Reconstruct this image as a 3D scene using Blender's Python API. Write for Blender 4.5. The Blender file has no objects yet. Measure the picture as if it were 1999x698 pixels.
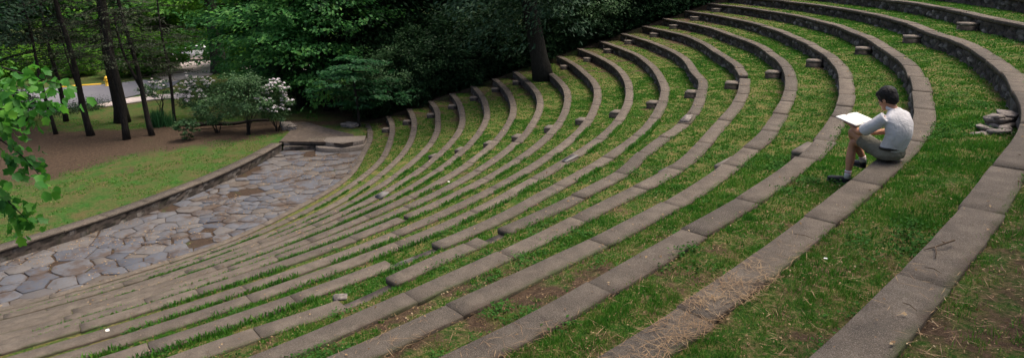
import bpy, bmesh, math, random
import numpy as np
from mathutils import Vector, Matrix
R = math.radians
rng = np.random.default_rng(7)
random.seed(7)
sc = bpy.context.scene
COL = sc.collection
M = 1.15                                   # metres per fitted unit

# ------------------------------------------------------------------ helpers
def fract_hash(ix, iy, seed=0):
    n = (ix.astype(np.int64) * 374761393 + iy.astype(np.int64) * 668265263 + seed * 974634777) & 0xffffffff
    n = ((n ^ (n >> 13)) * 1274126177) & 0xffffffff
    n = (n ^ (n >> 16)) & 0xffffff
    return n / float(0xffffff)
def vnoise(x, y, seed=0):
    x = np.asarray(x, float); y = np.asarray(y, float)
    ix = np.floor(x); iy = np.floor(y); fx = x - ix; fy = y - iy
    fx = fx * fx * (3 - 2 * fx); fy = fy * fy * (3 - 2 * fy)
    a = fract_hash(ix, iy, seed); b = fract_hash(ix + 1, iy, seed)
    c = fract_hash(ix, iy + 1, seed); d = fract_hash(ix + 1, iy + 1, seed)
    return (a * (1 - fx) + b * fx) * (1 - fy) + (c * (1 - fx) + d * fx) * fy
def fbm(x, y, seed=0, o=4):
    s = 0; a = .5; t = 0
    for i in range(o):
        s = s + a * vnoise(np.asarray(x) * 2 ** i, np.asarray(y) * 2 ** i, seed + i); t += a; a *= .55
    return s / t
def voronoi(x, y, seed=0):
    ix = np.floor(x); iy = np.floor(y)
    f1 = np.full(x.shape, 9.); f2 = np.full(x.shape, 9.); cid = np.zeros(x.shape)
    for dx in (-1, 0, 1):
        for dy in (-1, 0, 1):
            cx = ix + dx; cy = iy + dy
            px = cx + .1 + .8 * fract_hash(cx, cy, seed); py = cy + .1 + .8 * fract_hash(cx, cy, seed + 5)
            d = np.hypot(px - x, py - y); m = d < f1
            f2 = np.where(m, f1, np.minimum(f2, d)); cid = np.where(m, fract_hash(cx, cy, seed + 9), cid); f1 = np.where(m, d, f1)
    return f1, f2, cid
def sstep(a, b, x):
    t = np.clip((x - a) / (b - a), 0, 1); return t * t * (3 - 2 * t)

def set_props(o, label=None, cat=None, group=None, kind=None):
    if label: o['label'] = label
    if cat: o['category'] = cat
    if group: o['group'] = group
    if kind: o['kind'] = kind
    return o
def mesh_np(name, V, F, mat=None, parent=None, smooth=False, attrs=None):
    V = np.ascontiguousarray(V, np.float32); me = bpy.data.meshes.new(name)
    me.vertices.add(len(V)); me.vertices.foreach_set('co', V.ravel())
    if isinstance(F, np.ndarray):
        k = F.shape[1]; n = len(F); li = np.ascontiguousarray(F, np.int32).ravel()
        st = np.arange(n, dtype=np.int32) * k; tot = np.full(n, k, np.int32)
    else:
        tot = np.array([len(f) for f in F], np.int32); n = len(F)
        st = np.concatenate([[0], np.cumsum(tot)[:-1]]).astype(np.int32)
        li = np.array([i for f in F for i in f], np.int32)
    me.loops.add(len(li)); me.polygons.add(n)
    me.loops.foreach_set('vertex_index', li)
    me.polygons.foreach_set('loop_start', st)
    try: me.polygons.foreach_set('loop_total', tot)
    except Exception: pass
    if smooth: me.polygons.foreach_set('use_smooth', np.ones(n, bool))
    for an, av in (attrs or {}).items():
        a = me.attributes.new(an, 'FLOAT', 'POINT'); a.data.foreach_set('value', np.ascontiguousarray(av, np.float32))
    me.update(calc_edges=True)
    me.validate()
    if mat: me.materials.append(mat)
    o = bpy.data.objects.new(name, me); COL.objects.link(o)
    if parent: o.parent = parent
    return o
class MB:
    def __init__(s): s.V = []; s.F = []; s.n = 0
    def add(s, V, F):
        s.V.append(np.asarray(V, float).reshape(-1, 3)); s.F += [tuple(int(i) + s.n for i in f) for f in F]; s.n += len(s.V[-1]); return s
    def hexa(s, P):                        # 8 points: bottom ring 0-3, top ring 4-7
        return s.add(P, [(3, 2, 1, 0), (4, 5, 6, 7), (0, 1, 5, 4), (1, 2, 6, 5), (2, 3, 7, 6), (3, 0, 4, 7)])
    def box(s, c, h, rz=0, tilt=0):
        c = np.array(c, float); out = []
        for z in (-1, 1):
            for x, y in ((-1, -1), (1, -1), (1, 1), (-1, 1)):
                p = np.array([x * h[0], y * h[1], z * h[2]])
                p = np.array([p[0], p[1] * math.cos(tilt) - p[2] * math.sin(tilt), p[1] * math.sin(tilt) + p[2] * math.cos(tilt)])
                out.append(c + [p[0] * math.cos(rz) - p[1] * math.sin(rz), p[0] * math.sin(rz) + p[1] * math.cos(rz), p[2]])
        return s.hexa(out)
    def tube(s, P, rad, n=8, sq=None, ref=None):
        P = np.asarray(P, float); rad = np.asarray(rad, float)
        if rad.ndim == 1: rad = np.stack([rad, rad], 1)
        T = np.gradient(P, axis=0); T /= np.linalg.norm(T, axis=1)[:, None] + 1e-12
        r0 = np.array(ref if ref is not None else ([0, 0, 1] if abs(T[0, 2]) < .9 else [1, 0, 0]), float)
        V = []
        for i in range(len(P)):
            a = r0 - T[i] * (r0 @ T[i]); a /= np.linalg.norm(a); b = np.cross(T[i], a); r0 = a if ref is None else r0
            for j in range(n):
                t = 2 * math.pi * j / n; V.append(P[i] + a * math.cos(t) * rad[i, 0] + b * math.sin(t) * rad[i, 1])
        F = [(i * n + j, i * n + (j + 1) % n, (i + 1) * n + (j + 1) % n, (i + 1) * n + j) for i in range(len(P) - 1) for j in range(n)]
        F.append(tuple(range(n - 1, -1, -1))); F.append(tuple((len(P) - 1) * n + j for j in range(n)))
        return s.add(V, F)
    def ball(s, c, r, rot=None, nu=16, nv=10):
        c = np.array(c, float); r = np.ones(3) * r; V = [[0, 0, -1]]
        for i in range(1, nv):
            p = -math.pi / 2 + math.pi * i / nv
            for j in range(nu):
                t = 2 * math.pi * j / nu; V.append([math.cos(p) * math.cos(t), math.cos(p) * math.sin(t), math.sin(p)])
        V.append([0, 0, 1]); V = np.array(V) * r
        if rot is not None: V = V @ np.array(rot).T
        F = [(0, 1 + (j + 1) % nu, 1 + j) for j in range(nu)]
        for i in range(nv - 2):
            for j in range(nu):
                a = 1 + i * nu; F.append((a + j, a + (j + 1) % nu, a + nu + (j + 1) % nu, a + nu + j))
        L = len(V) - 1; a = 1 + (nv - 2) * nu
        F += [(a + j, a + (j + 1) % nu, L) for j in range(nu)]
        return s.add(V + c, F)
    def build(s, name, mat, parent=None, smooth=False):
        return mesh_np(name, np.concatenate(s.V), s.F, mat, parent, smooth)
def empty(name, loc=(0, 0, 0), rz=0):
    o = bpy.data.objects.new(name, None); COL.objects.link(o); o.location = loc; o.rotation_euler = (0, 0, rz); o.empty_display_size = .3
    return o
def copy_tree(o, parent=None):
    kids = [c for c in bpy.data.objects if c.parent == o]
    c = o.copy(); COL.objects.link(c)
    if parent: c.parent = parent
    for k in kids: copy_tree(k, c)
    return c

# ------------------------------------------------------------------ materials
class NT:
    def __init__(s, name, rough=.9, spec=.2):
        s.m = bpy.data.materials.new(name); s.m.use_nodes = True; s.t = s.m.node_tree; s.N = s.t.nodes; s.L = s.t.links
        s.b = s.N['Principled BSDF']; s.b.inputs['Roughness'].default_value = rough; s.b.inputs['Specular IOR Level'].default_value = spec
        s.out = s.N['Material Output']
    def n(s, ty, **kw):
        o = s.N.new(ty)
        for k, v in kw.items():
            if k in o.inputs: s.set(o.inputs[k], v)
            else: setattr(o, k, v)
        return o
    def set(s, inp, v):
        if hasattr(v, 'is_output'): s.L.new(v, inp)
        else: inp.default_value = v
    def pos(s): return s.n('ShaderNodeNewGeometry').outputs['Position']
    def isl(s): return s.n('ShaderNodeNewGeometry').outputs['Random Per Island']
    def obj(s): return s.n('ShaderNodeTexCoord').outputs['Object']
    def attr(s, a): return s.n('ShaderNodeAttribute', attribute_name=a).outputs['Fac']
    def noise(s, scale, detail=4, rough=.55, vec=None, dist=0):
        return s.n('ShaderNodeTexNoise', Scale=scale, Detail=detail, Roughness=rough, Distortion=dist, Vector=vec if vec is not None else s.pos()).outputs['Fac']
    def vor(s, scale, feature='F1', vec=None, out='Distance'):
        o = s.N.new('ShaderNodeTexVoronoi'); o.feature = feature; o.inputs['Scale'].default_value = scale
        s.L.new(vec if vec is not None else s.pos(), o.inputs['Vector']); return o.outputs[out]
    def ramp(s, fac, stops, interp='LINEAR'):
        o = s.N.new('ShaderNodeValToRGB'); o.color_ramp.interpolation = interp; e = o.color_ramp.elements
        while len(e) < len(stops): e.new(.5)
        for i, (p, c) in enumerate(stops):
            e[i].position = p; e[i].color = (*c, 1) if len(c) == 3 else c
        s.L.new(fac, o.inputs['Fac']); return o.outputs['Color']
    def mr(s, v, a, b, c=0, d=1):
        o = s.n('ShaderNodeMapRange'); o.inputs['From Min'].default_value = a; o.inputs['From Max'].default_value = b
        o.inputs['To Min'].default_value = c; o.inputs['To Max'].default_value = d; s.set(o.inputs['Value'], v); return o.outputs['Result']
    def math(s, op, a, b=0):
        o = s.N.new('ShaderNodeMath'); o.operation = op; s.set(o.inputs[0], a); s.set(o.inputs[1], b); return o.outputs[0]
    def mix(s, f, a, b, mode='MIX'):
        o = s.N.new('ShaderNodeMix'); o.data_type = 'RGBA'; o.blend_type = mode
        s.set(o.inputs['Factor'], f)
        for i, v in ((6, a), (7, b)): s.set(o.inputs[i], v if hasattr(v, 'is_output') else (*v, 1))
        return o.outputs[2]
    def bump(s, h, strength=.5, dist=.02):
        o = s.n('ShaderNodeBump', Strength=strength, Distance=dist); s.L.new(h, o.inputs['Height']); s.L.new(o.outputs['Normal'], s.b.inputs['Normal'])
    def col(s, c): s.set(s.b.inputs['Base Color'], c if hasattr(c, 'is_output') else (*c, 1)); return s.m
    def translucent(s, colour, fac=.3):
        tr = s.n('ShaderNodeBsdfTranslucent'); s.L.new(colour, tr.inputs['Color'])
        mx = s.n('ShaderNodeMixShader'); mx.inputs[0].default_value = fac
        s.L.new(s.b.outputs[0], mx.inputs[1]); s.L.new(tr.outputs[0], mx.inputs[2]); s.L.new(mx.outputs[0], s.out.inputs['Surface'])

def leaf_mat(name, cols, fac=.25, nscale=.6, rough=.6, spec=.25):
    t = NT(name, rough, spec)
    f = t.math('ADD', t.math('MULTIPLY', t.isl(), .55), t.math('MULTIPLY', t.mr(t.noise(nscale, 3), .3, .7), .45))
    k = len(cols); c = t.ramp(f, [(i / (k - 1), cc) for i, cc in enumerate(cols)])
    t.col(c); t.translucent(c, fac); return t.m
def bark_mat(name, a, b, scale=6):
    t = NT(name, .95, .1); v = t.n('ShaderNodeMapping', Scale=(1, 1, .22), Vector=t.pos()).outputs[0]
    n = t.noise(scale * 3, 6, .7, v); t.bump(n, .9, .05); return t.col(t.ramp(n, [(.3, a), (.7, b)]))

def coping_mat():
    t = NT('weathered_coping_stone', .92, .15)
    tint = t.attr('tint'); big = t.noise(.7, 4, .6); mid = t.noise(5, 5, .65); fine = t.noise(90, 3, .7); sp = t.noise(260, 2, .8)
    c = t.ramp(mid, [(.25, (.058, .049, .041)), (.5, (.106, .090, .074)), (.75, (.165, .142, .117))])
    c = t.mix(t.mr(big, .35, .65), c, t.mix(1, c, (.78, .76, .74), 'MULTIPLY'))
    c = t.mix(t.mr(tint, 0, 1, 0, 1), t.mix(1, c, (1.04, 1.0, .95), 'MULTIPLY'), t.mix(1, c, (.60, .59, .58), 'MULTIPLY'))
    c = t.mix(t.mr(fine, .52, .68, 0, .75), c, (.06, .052, .045))
    c = t.mix(t.mr(sp, .54, .66, 0, .8), c, (.30, .27, .23))
    c = t.mix(t.mr(t.noise(150, 3, .8), .53, .64, 0, .8), c, (.03, .026, .023))
    c = t.mix(t.mr(t.noise(2.2, 6, .7), .58, .72, 0, .55), c, (.055, .05, .042))
    c = t.mix(t.mr(t.noise(3.4, 6, .7), .64, .74, 0, .5), c, (.05, .06, .025))
    ac = t.attr('across'); wob = t.math('MULTIPLY', t.math('SUBTRACT', t.noise(6, 5, .7), .5), .55)
    c = t.mix(t.mr(t.math('ADD', ac, wob), .80, 1.05, 0, .75), c, t.mix(t.mr(t.noise(1.6, 4), .45, .6), (.05, .036, .026), (.035, .05, .014)))   # soil and moss tones at the turf edge, doubling as painted shading between rows
    t.bump(t.math('ADD', fine, t.math('MULTIPLY', mid, 1.5)), .7, .012)
    return t.col(c)
def wall_mat():
    t = NT('dark_fieldstone', .9, .15)
    f = t.attr('stone'); j = t.attr('joint'); n = t.noise(14, 6, .7)
    c = t.ramp(f, [(0, (.025, .022, .019)), (.3, (.06, .05, .043)), (.55, (.12, .096, .08)), (.75, (.055, .05, .048)), (1, (.24, .215, .19))])
    c = t.mix(t.mr(n, .4, .7, 0, .6), c, (.035, .033, .028))
    c = t.mix(t.mr(t.noise(3, 4), .55, .7, 0, .5), c, (.035, .045, .02))
    c = t.mix(j, c, (.025, .021, .018))
    t.bump(n, .8, .03); return t.col(c)
def soil_grass_mat():
    t = NT('turf_soil', .97, .08)
    w = t.attr('wear'); n1 = t.noise(3.5, 6, .7); n2 = t.noise(28, 5, .75); n3 = t.noise(1.1, 4, .6)
    green = t.ramp(n2, [(.25, (.012, .034, .005)), (.5, (.035, .09, .012)), (.75, (.075, .145, .024))])
    dry = t.ramp(n2, [(.25, (.07, .055, .022)), (.5, (.15, .125, .045)), (.8, (.26, .21, .1))])
    soil = t.ramp(n2, [(.2, (.03, .02, .013)), (.5, (.075, .05, .033)), (.8, (.15, .105, .07))])
    m1 = t.mr(t.math('ADD', n1, t.math('MULTIPLY', n2, .6)), .70, .92)
    c = t.mix(m1, green, dry)
    m2 = t.mr(t.math('ADD', w, t.math('MULTIPLY', t.math('SUBTRACT', n1, .5), 1.2)), .38, .66)
    c = t.mix(m2, c, soil)
    t.bump(t.math('ADD', n2, t.math('MULTIPLY', n1, .6)), 1, .05); return t.col(c)
def flag_mat():
    t = NT('bluestone_flag', .8, .25)
    tint = t.attr('tint'); n = t.noise(9, 6, .7); f = t.noise(60, 4, .7)
    c = t.ramp(tint, [(0, (.055, .063, .082)), (.3, (.084, .092, .110)), (.55, (.108, .104, .104)), (.8, (.092, .076, .062)), (1, (.068, .075, .09))])
    c = t.mix(t.mr(n, .42, .72, 0, .75), c, (.09, .078, .065))
    c = t.mix(t.mr(f, .5, .75, 0, .5), c, t.mix(1, c, (.6, .6, .6), 'MULTIPLY'))
    c = t.mix(t.mr(t.noise(.9, 6, .75), .49, .60, 0, .85), c, t.mix(f, (.030, .021, .015), (.085, .058, .042)))   # soil washed over the stones
    t.bump(n, .5, .02); return t.col(c)
def floor_soil_mat():
    t = NT('leaf_litter_soil', .97, .1); n = t.noise(25, 6, .75); m = t.noise(2.3, 5, .65)
    c = t.ramp(n, [(.25, (.018, .013, .010)), (.5, (.046, .032, .023)), (.75, (.10, .068, .048))])
    g = t.ramp(n, [(.3, (.02, .04, .01)), (.7, (.06, .1, .03))])
    c = t.mix(t.mr(m, .58, .7, 0, .8), c, g); t.bump(n, 1, .03); return t.col(c)
def ground_mat():
    t = NT('park_ground', .97, .08)
    w = t.attr('wear'); n1 = t.noise(1.3, 6, .7); n2 = t.noise(9, 6, .75); n3 = t.noise(.35, 4, .6)
    green = t.ramp(n2, [(.25, (.012, .042, .008)), (.5, (.028, .088, .014)), (.8, (.055, .125, .024))])
    green = t.mix(t.mr(t.math('ADD', n1, t.math('MULTIPLY', t.math('SUBTRACT', n2, .5), .6)), .36, .62, 0, .9), green, t.mix(n2, (.05, .042, .017), (.125, .10, .045)))
    soil = t.ramp(n2, [(.2, (.022, .016, .011)), (.5, (.056, .039, .027)), (.8, (.12, .085, .058))])
    m2 = t.mr(t.math('ADD', t.math('ADD', w, t.math('MULTIPLY', t.math('SUBTRACT', n1, .5), 1.0)), t.math('MULTIPLY', t.math('SUBTRACT', n2, .5), .5)), .30, .75)
    c = t.mix(m2, green, soil); t.bump(n2, .9, .08); return t.col(c)
def simple(name, c, rough=.8, spec=.3, nscale=20, var=.25, bump=0):
    t = NT(name, rough, spec); n = t.noise(nscale, 5, .65, t.obj())
    a = tuple(x * (1 - var) for x in c); b = tuple(min(1, x * (1 + var)) for x in c)
    if bump: t.bump(n, bump, .02)
    return t.col(t.ramp(n, [(.3, a), (.7, b)]))
MAT = dict(coping=coping_mat(), wall=wall_mat(), turf=soil_grass_mat(), flag=flag_mat(), litter=floor_soil_mat(), ground=ground_mat())
def blade_mat():
    t = NT('grass_blade', .7, .2); f = t.math('ADD', t.math('MULTIPLY', t.isl(), .5), t.math('MULTIPLY', t.mr(t.noise(2.5, 4, .65), .3, .7), .5))
    f = t.math('ADD', f, t.mr(t.attr('dry'), .2, .56, -.16, .30))
    c = t.ramp(f, [(0, (.020, .085, .009)), (.36, (.045, .175, .014)), (.64, (.09, .215, .022)), (.8, (.16, .20, .045)), (1, (.30, .24, .11))])
    t.col(c); t.translucent(c, .3); return t.m
MAT['blade'] = blade_mat()
MAT['weed'] = leaf_mat('weed_leaf', [(.015, .05, .008), (.035, .11, .018), (.06, .16, .03)], .3, 2, .8, .08)
MAT['dead_leaf'] = leaf_mat('dead_leaf', [(.06, .032, .016), (.13, .075, .035), (.22, .135, .06), (.30, .21, .11), (.42, .34, .22)], .1, 1.5)
MAT['straw'] = leaf_mat('pine_straw', [(.12, .07, .035), (.22, .14, .07), (.34, .24, .13)], .05, 2)
MAT['bark'] = bark_mat('dark_bark', (.008, .0075, .007), (.034, .030, .026))
MAT['bark_grey'] = bark_mat('grey_bark', (.03, .03, .026), (.085, .08, .07))
MAT['bark_dim'] = bark_mat('dim_grey_bark', (.012, .012, .010), (.038, .036, .030))
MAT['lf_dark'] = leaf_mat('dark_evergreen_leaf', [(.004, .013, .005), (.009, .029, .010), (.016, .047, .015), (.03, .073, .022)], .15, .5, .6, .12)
MAT['lf_mid'] = leaf_mat('green_leaf', [(.010, .042, .018), (.022, .09, .034), (.038, .135, .045), (.075, .21, .055)], .5, .35)
MAT['lf_light'] = leaf_mat('sunny_leaf', [(.04, .13, .02), (.075, .22, .025), (.13, .31, .03), (.22, .40, .035)], .6, .3)
MAT['lf_beech'] = leaf_mat('layered_beech_leaf', [(.020, .085, .026), (.044, .17, .042), (.08, .24, .05), (.15, .33, .055)], .55, .35)
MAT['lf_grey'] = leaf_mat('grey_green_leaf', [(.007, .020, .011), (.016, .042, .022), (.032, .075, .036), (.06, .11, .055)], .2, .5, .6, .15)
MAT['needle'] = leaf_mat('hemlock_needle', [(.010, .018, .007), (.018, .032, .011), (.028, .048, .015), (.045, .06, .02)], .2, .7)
MAT['rhodo'] = leaf_mat('rhododendron_leaf', [(.012, .038, .014), (.028, .072, .026), (.052, .115, .04), (.09, .165, .06)], .22, .9, .55, .2)
MAT['blossom'] = leaf_mat('pale_pink_blossom', [(.55, .46, .51), (.76, .70, .73), (.86, .83, .84)], .3, 2)
MAT['tulip'] = leaf_mat('fresh_lobed_leaf', [(.014, .075, .014), (.034, .155, .02), (.07, .25, .026), (.17, .40, .035)], .5, 2.5, .5, .3)
MAT['asphalt'] = simple('asphalt', (.17, .165, .18), .9, .2, 8, .15, .3)
MAT['concrete'] = simple('pale_concrete', (.42, .36, .35), .9, .2, 6, .12)
MAT['path'] = simple('worn_path_stone', (.085, .069, .058), .95, .15, 5, .4, .5)
MAT['yellow'] = simple('yellow_paint', (.75, .45, .03), .5, .4, 10, .1)

# ------------------------------------------------------------------ camera
FX = [38.0779542, 1.90502522, 2.55165676, 0.290609536, -0.0227176594, 1398.67917]
R0, ST, BW, A2, B2 = 35.9118, .312717727, .237795674, 2.70585561, -1.66077386
H1 = .33
def H(k): return H1 + (k - 1) * ST * M
CAM = np.array([FX[0] * M, 0, H(17) + FX[1] * M])
yaw, pit, roll = FX[2:5]
fw = np.array([math.cos(pit) * math.cos(yaw), math.cos(pit) * math.sin(yaw), -math.sin(pit)])
rt = np.cross(fw, [0, 0, 1]); rt /= np.linalg.norm(rt); up = np.cross(rt, fw)
rt, up = math.cos(roll) * rt + math.sin(roll) * up, -math.sin(roll) * rt + math.cos(roll) * up
cd = bpy.data.cameras.new('camera'); cam = bpy.data.objects.new('camera', cd); COL.objects.link(cam); sc.camera = cam
cam.matrix_world = Matrix(((rt[0], up[0], -fw[0], CAM[0]), (rt[1], up[1], -fw[1], CAM[1]), (rt[2], up[2], -fw[2], CAM[2]), (0, 0, 0, 1)))
cd.sensor_width = 36; cd.lens = 36 * FX[5] / 1999; cd.clip_end = 2000; cd.clip_start = .05
def at(px, py, z):
    d = fw * FX[5] + rt * (px - 999.5) - up * (py - 349); t = (z - CAM[2]) / d[2]; return CAM + d * t
def project(P):
    d = np.asarray(P) - CAM; w = d @ fw
    return 999.5 + FX[5] * (d @ rt) / w, 349 - FX[5] * (d @ up) / w, w

# ------------------------------------------------------------------ light
w = bpy.data.worlds.new('World'); sc.world = w; w.use_nodes = True
SUN_AZ, SUN_EL = R(72), R(68)
sk = w.node_tree.nodes.new('ShaderNodeTexSky'); sk.sky_type = 'NISHITA'; sk.sun_disc = False
sk.sun_elevation = SUN_EL; sk.sun_rotation = math.pi / 2 - SUN_AZ; sk.air_density = 0.8; sk.dust_density = 6.0; sk.ozone_density = 0.0
bg = w.node_tree.nodes['Background']; w.node_tree.links.new(sk.outputs[0], bg.inputs['Color']); bg.inputs['Strength'].default_value = .13
ld = bpy.data.lights.new('sun', 'SUN'); ld.energy = 1.75; ld.angle = R(32); ld.color = (1, .90, .76)
lo = bpy.data.objects.new('sun', ld); COL.objects.link(lo)
sd = Vector((math.cos(SUN_EL) * math.cos(SUN_AZ), math.cos(SUN_EL) * math.sin(SUN_AZ), math.sin(SUN_EL)))
lo.rotation_euler = sd.to_track_quat('Z', 'Y').to_euler(); lo.location = sd * 60
vs = sc.view_settings; vs.view_transform = 'Standard'; vs.look = 'None'; vs.exposure = 1.05; vs.gamma = 1; vs.use_curve_mapping = False

# ------------------------------------------------------------------ the rows
DEV = {
1:[0,0,0,0,0,0,-1,-1,-1,0,-1,-6,-10,-11,-10,-5,0,6,7,1,-7,-11,-8,-2,4,8,8,8,6,0,-8,-16,-16,-9,-5,-3,-1,1,5,5,4,2,2,2],
2:[0,0,0,0,0,0,0,1,1,1,2,3,4,4,5,8,12,10,6,2,4,7,6,4,4,3,3,3,6,8,5,0,-4,-5,-2,0,1,3,5,7,5,3,2,2],
3:[0,0,0,0,0,0,0,0,0,1,1,2,2,3,4,6,8,11,14,15,16,16,11,6,4,1,-2,-4,-3,-4,-5,-5,-5,-7,-5,-3,-2,-1,-1,0,0,0,0,0],
4:[0,0,1,1,1,2,3,4,5,7,8,12,16,17,14,10,8,8,9,10,10,8,4,2,0,-2,-5,-5,-1,0,0,2,3,0,-3,-2,0,2,5,8,7,4,3,2],
5:[0,0,0,0,0,0,0,0,0,0,0,0,0,1,1,1,1,1,2,4,4,2,0,-1,-3,-5,-6,-6,-5,-4,-1,3,4,2,-1,-2,-1,1,2,4,4,3,2,1],
6:[0,0,0,0,0,0,0,0,0,0,0,0,0,0,1,2,4,-2,-8,2,7,3,0,-1,-3,-5,-7,-7,-6,-6,-3,0,1,0,-2,-3,-2,0,0,1,2,1,1,1],
7:[0,0,0,0,0,0,0,0,0,0,0,0,-1,-3,0,4,1,-4,0,2,1,0,0,0,0,0,0,-1,-2,-2,-1,3,4,2,1,1,1,1,1,1,2,1,1,0],
8:[0,0,0,0,0,-1,-1,-1,-2,-2,-3,-3,-4,-7,-10,-7,-6,-3,2,1,0,0,0,1,1,0,-2,-3,-3,-2,-1,2,4,3,1,-1,-3,-6,-11,-13,-9,-5,-4,-3],
9:[0,-1,-1,-1,-2,-3,-4,-6,-7,-8,-11,-15,-16,-13,-9,-9,-6,-1,-1,-2,-1,0,0,0,1,1,-1,0,-1,-4,-3,0,3,3,0,-2,-4,-8,-9,-6,-3,-3,-2,-2],
10:[0,0,0,-1,-1,-1,-2,-2,-2,-3,-5,-7,-6,0,-3,-1,9,8,4,3,2,2,1,1,1,2,0,-4,-4,-2,-1,1,4,3,-2,-6,-5,-2,-1,0,2,2,1,1],
11:[0,0,0,0,0,0,0,0,0,0,0,-1,-3,-4,-3,2,6,9,5,-9,-12,-5,-1,2,4,1,-1,1,2,0,-1,1,4,6,6,8,8,6,3,1,-1,-3,-2,-1],
12:[0,0,0,0,0,0,0,0,0,0,0,-1,-2,0,3,6,10,10,4,2,4,5,7,8,6,4,3,3,4,1,-1,-1,0,1,2,6,8,6,2,0,-2,-3,-2,-1],
13:[0,0,0,0,1,1,1,2,2,2,4,7,4,3,11,0,-2,1,4,6,-8,-11,-2,0,3,2,1,4,3,-6,-8,-2,2,5,6,4,2,1,1,1,0,-1,-1,0],
14:[0,0,0,1,1,1,2,2,3,3,4,7,11,10,4,0,0,-1,6,10,2,-6,-7,-4,-2,0,3,5,5,5,0,-6,-7,-2,5,10,15,19,17,9,2,-2,-1,1],
15:[0,0,0,0,0,0,0,0,0,0,0,0,1,4,0,0,3,6,6,4,4,-1,-3,-2,-1,0,1,2,2,-2,-1,0,-3,-8,-10,-6,-1,4,4,-1,-6,-8,-6,-3],
16:[0,0,0,0,0,0,0,-1,-1,-1,-1,-2,-4,0,2,-3,-3,1,5,3,1,-1,-3,-4,-3,-3,-5,-8,-11,-10,-13,-14,-8,-4,0,6,6,3,1,-1,-3,-6,-5,-3],
17:[0,0,0,0,0,0,0,-1,-1,-1,-1,-2,-3,-2,0,-2,-3,0,6,12,8,2,0,0,0,-3,-5,-1,0,1,9,13,13,15,17,17,14,13,15,10,2,-3,-2,-1],
18:[0,0,0,0,0,0,0,0,0,0,0,0,0,1,0,-1,0,3,13,16,12,12,9,4,5,2,-10,-8,1,4,8,12,12,10,9,9,10,7,4,3,2,2,1,1],
19:[0,0,0,0,0,0,0,0,0,0,0,0,0,0,0,1,1,1,1,2,2,2,3,6,12,6,-8,-8,-4,0,5,10,9,5,3,3,2,2,1,1,1,0,0,0]}
TG = np.arange(-24, 63, 2.0)
for k_ in DEV:
    v = np.array(DEV[k_], float)
    for _ in range(3 if k_ <= 11 else 0): v = np.r_[v[0], .25 * v[:-2] + .5 * v[1:-1] + .25 * v[2:], v[-1]]
    DEV[k_] = v
NR = 21
def cubic(th, v):                          # Catmull-Rom through the 2-degree samples
    x = np.clip((np.asarray(th, float) - TG[0]) / 2, 0, len(v) - 1.001); i = np.floor(x).astype(int); f = x - i; g = lambda j: v[np.clip(j, 0, len(v) - 1)]
    a, b, c, d = g(i - 1), g(i), g(i + 1), g(i + 2)
    return b + .5 * f * (c - a + f * (2 * a - 5 * b + 4 * c - d + f * (3 * (b - c) + d - a)))
def RF(k, th):                             # front edge radius (metres) of row k, th in degrees; k may be fractional
    a = np.radians(th); base = R0 + k - 17 + A2 * (np.cos(2 * a) - 1) + B2 * np.sin(2 * a)
    k0 = int(math.floor(k)); f = k - k0
    def dv(j): return cubic(th, DEV[j]) / 100 if j in DEV else 0 * np.asarray(th, float)
    return base * M + dv(k0) * (1 - f) + dv(k0 + 1) * f
BWm = BW * M
T0, T1 = -24.0, 60.3
def pol(r, th):
    a = np.radians(th); return r * np.cos(a), r * np.sin(a)

ORD = ['lowest', 'second', 'third', 'fourth', 'fifth', 'sixth', 'seventh', 'eighth', 'ninth', 'tenth', 'eleventh', 'twelfth', 'thirteenth',
       'fourteenth', 'fifteenth', 'sixteenth', 'seventeenth', 'eighteenth', 'nineteenth', 'twentieth', 'topmost']
EXTRA = {1: 'lowest curved stone bench row, edging the flagstone floor', 12: 'twelfth curved bench row up from the paving, with a broken gap in its coping',
         13: 'thirteenth curved bench row up from the paving, with slabs missing in two places',
         14: 'fourteenth curved stone bench row up from the paving, one coping slab chipped and tilted',
         16: 'curved stone bench row whose coping steps sharply at a joint, just below the reading man',
         17: 'curved stone bench row that the reading man sits on', 18: 'curved stone bench row with the dropped forked branch on it, just above the reading man'}
GAPS = {12: [(6.1, 7.5)], 13: [(3.9, 5.0), (7.6, 8.3)], 14: [(29.0, 29.9)], 9: [(11.0, 11.3)]}
def wall_base_z(k): return H(k - 1) - .02 if k > 1 else 0.0
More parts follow.
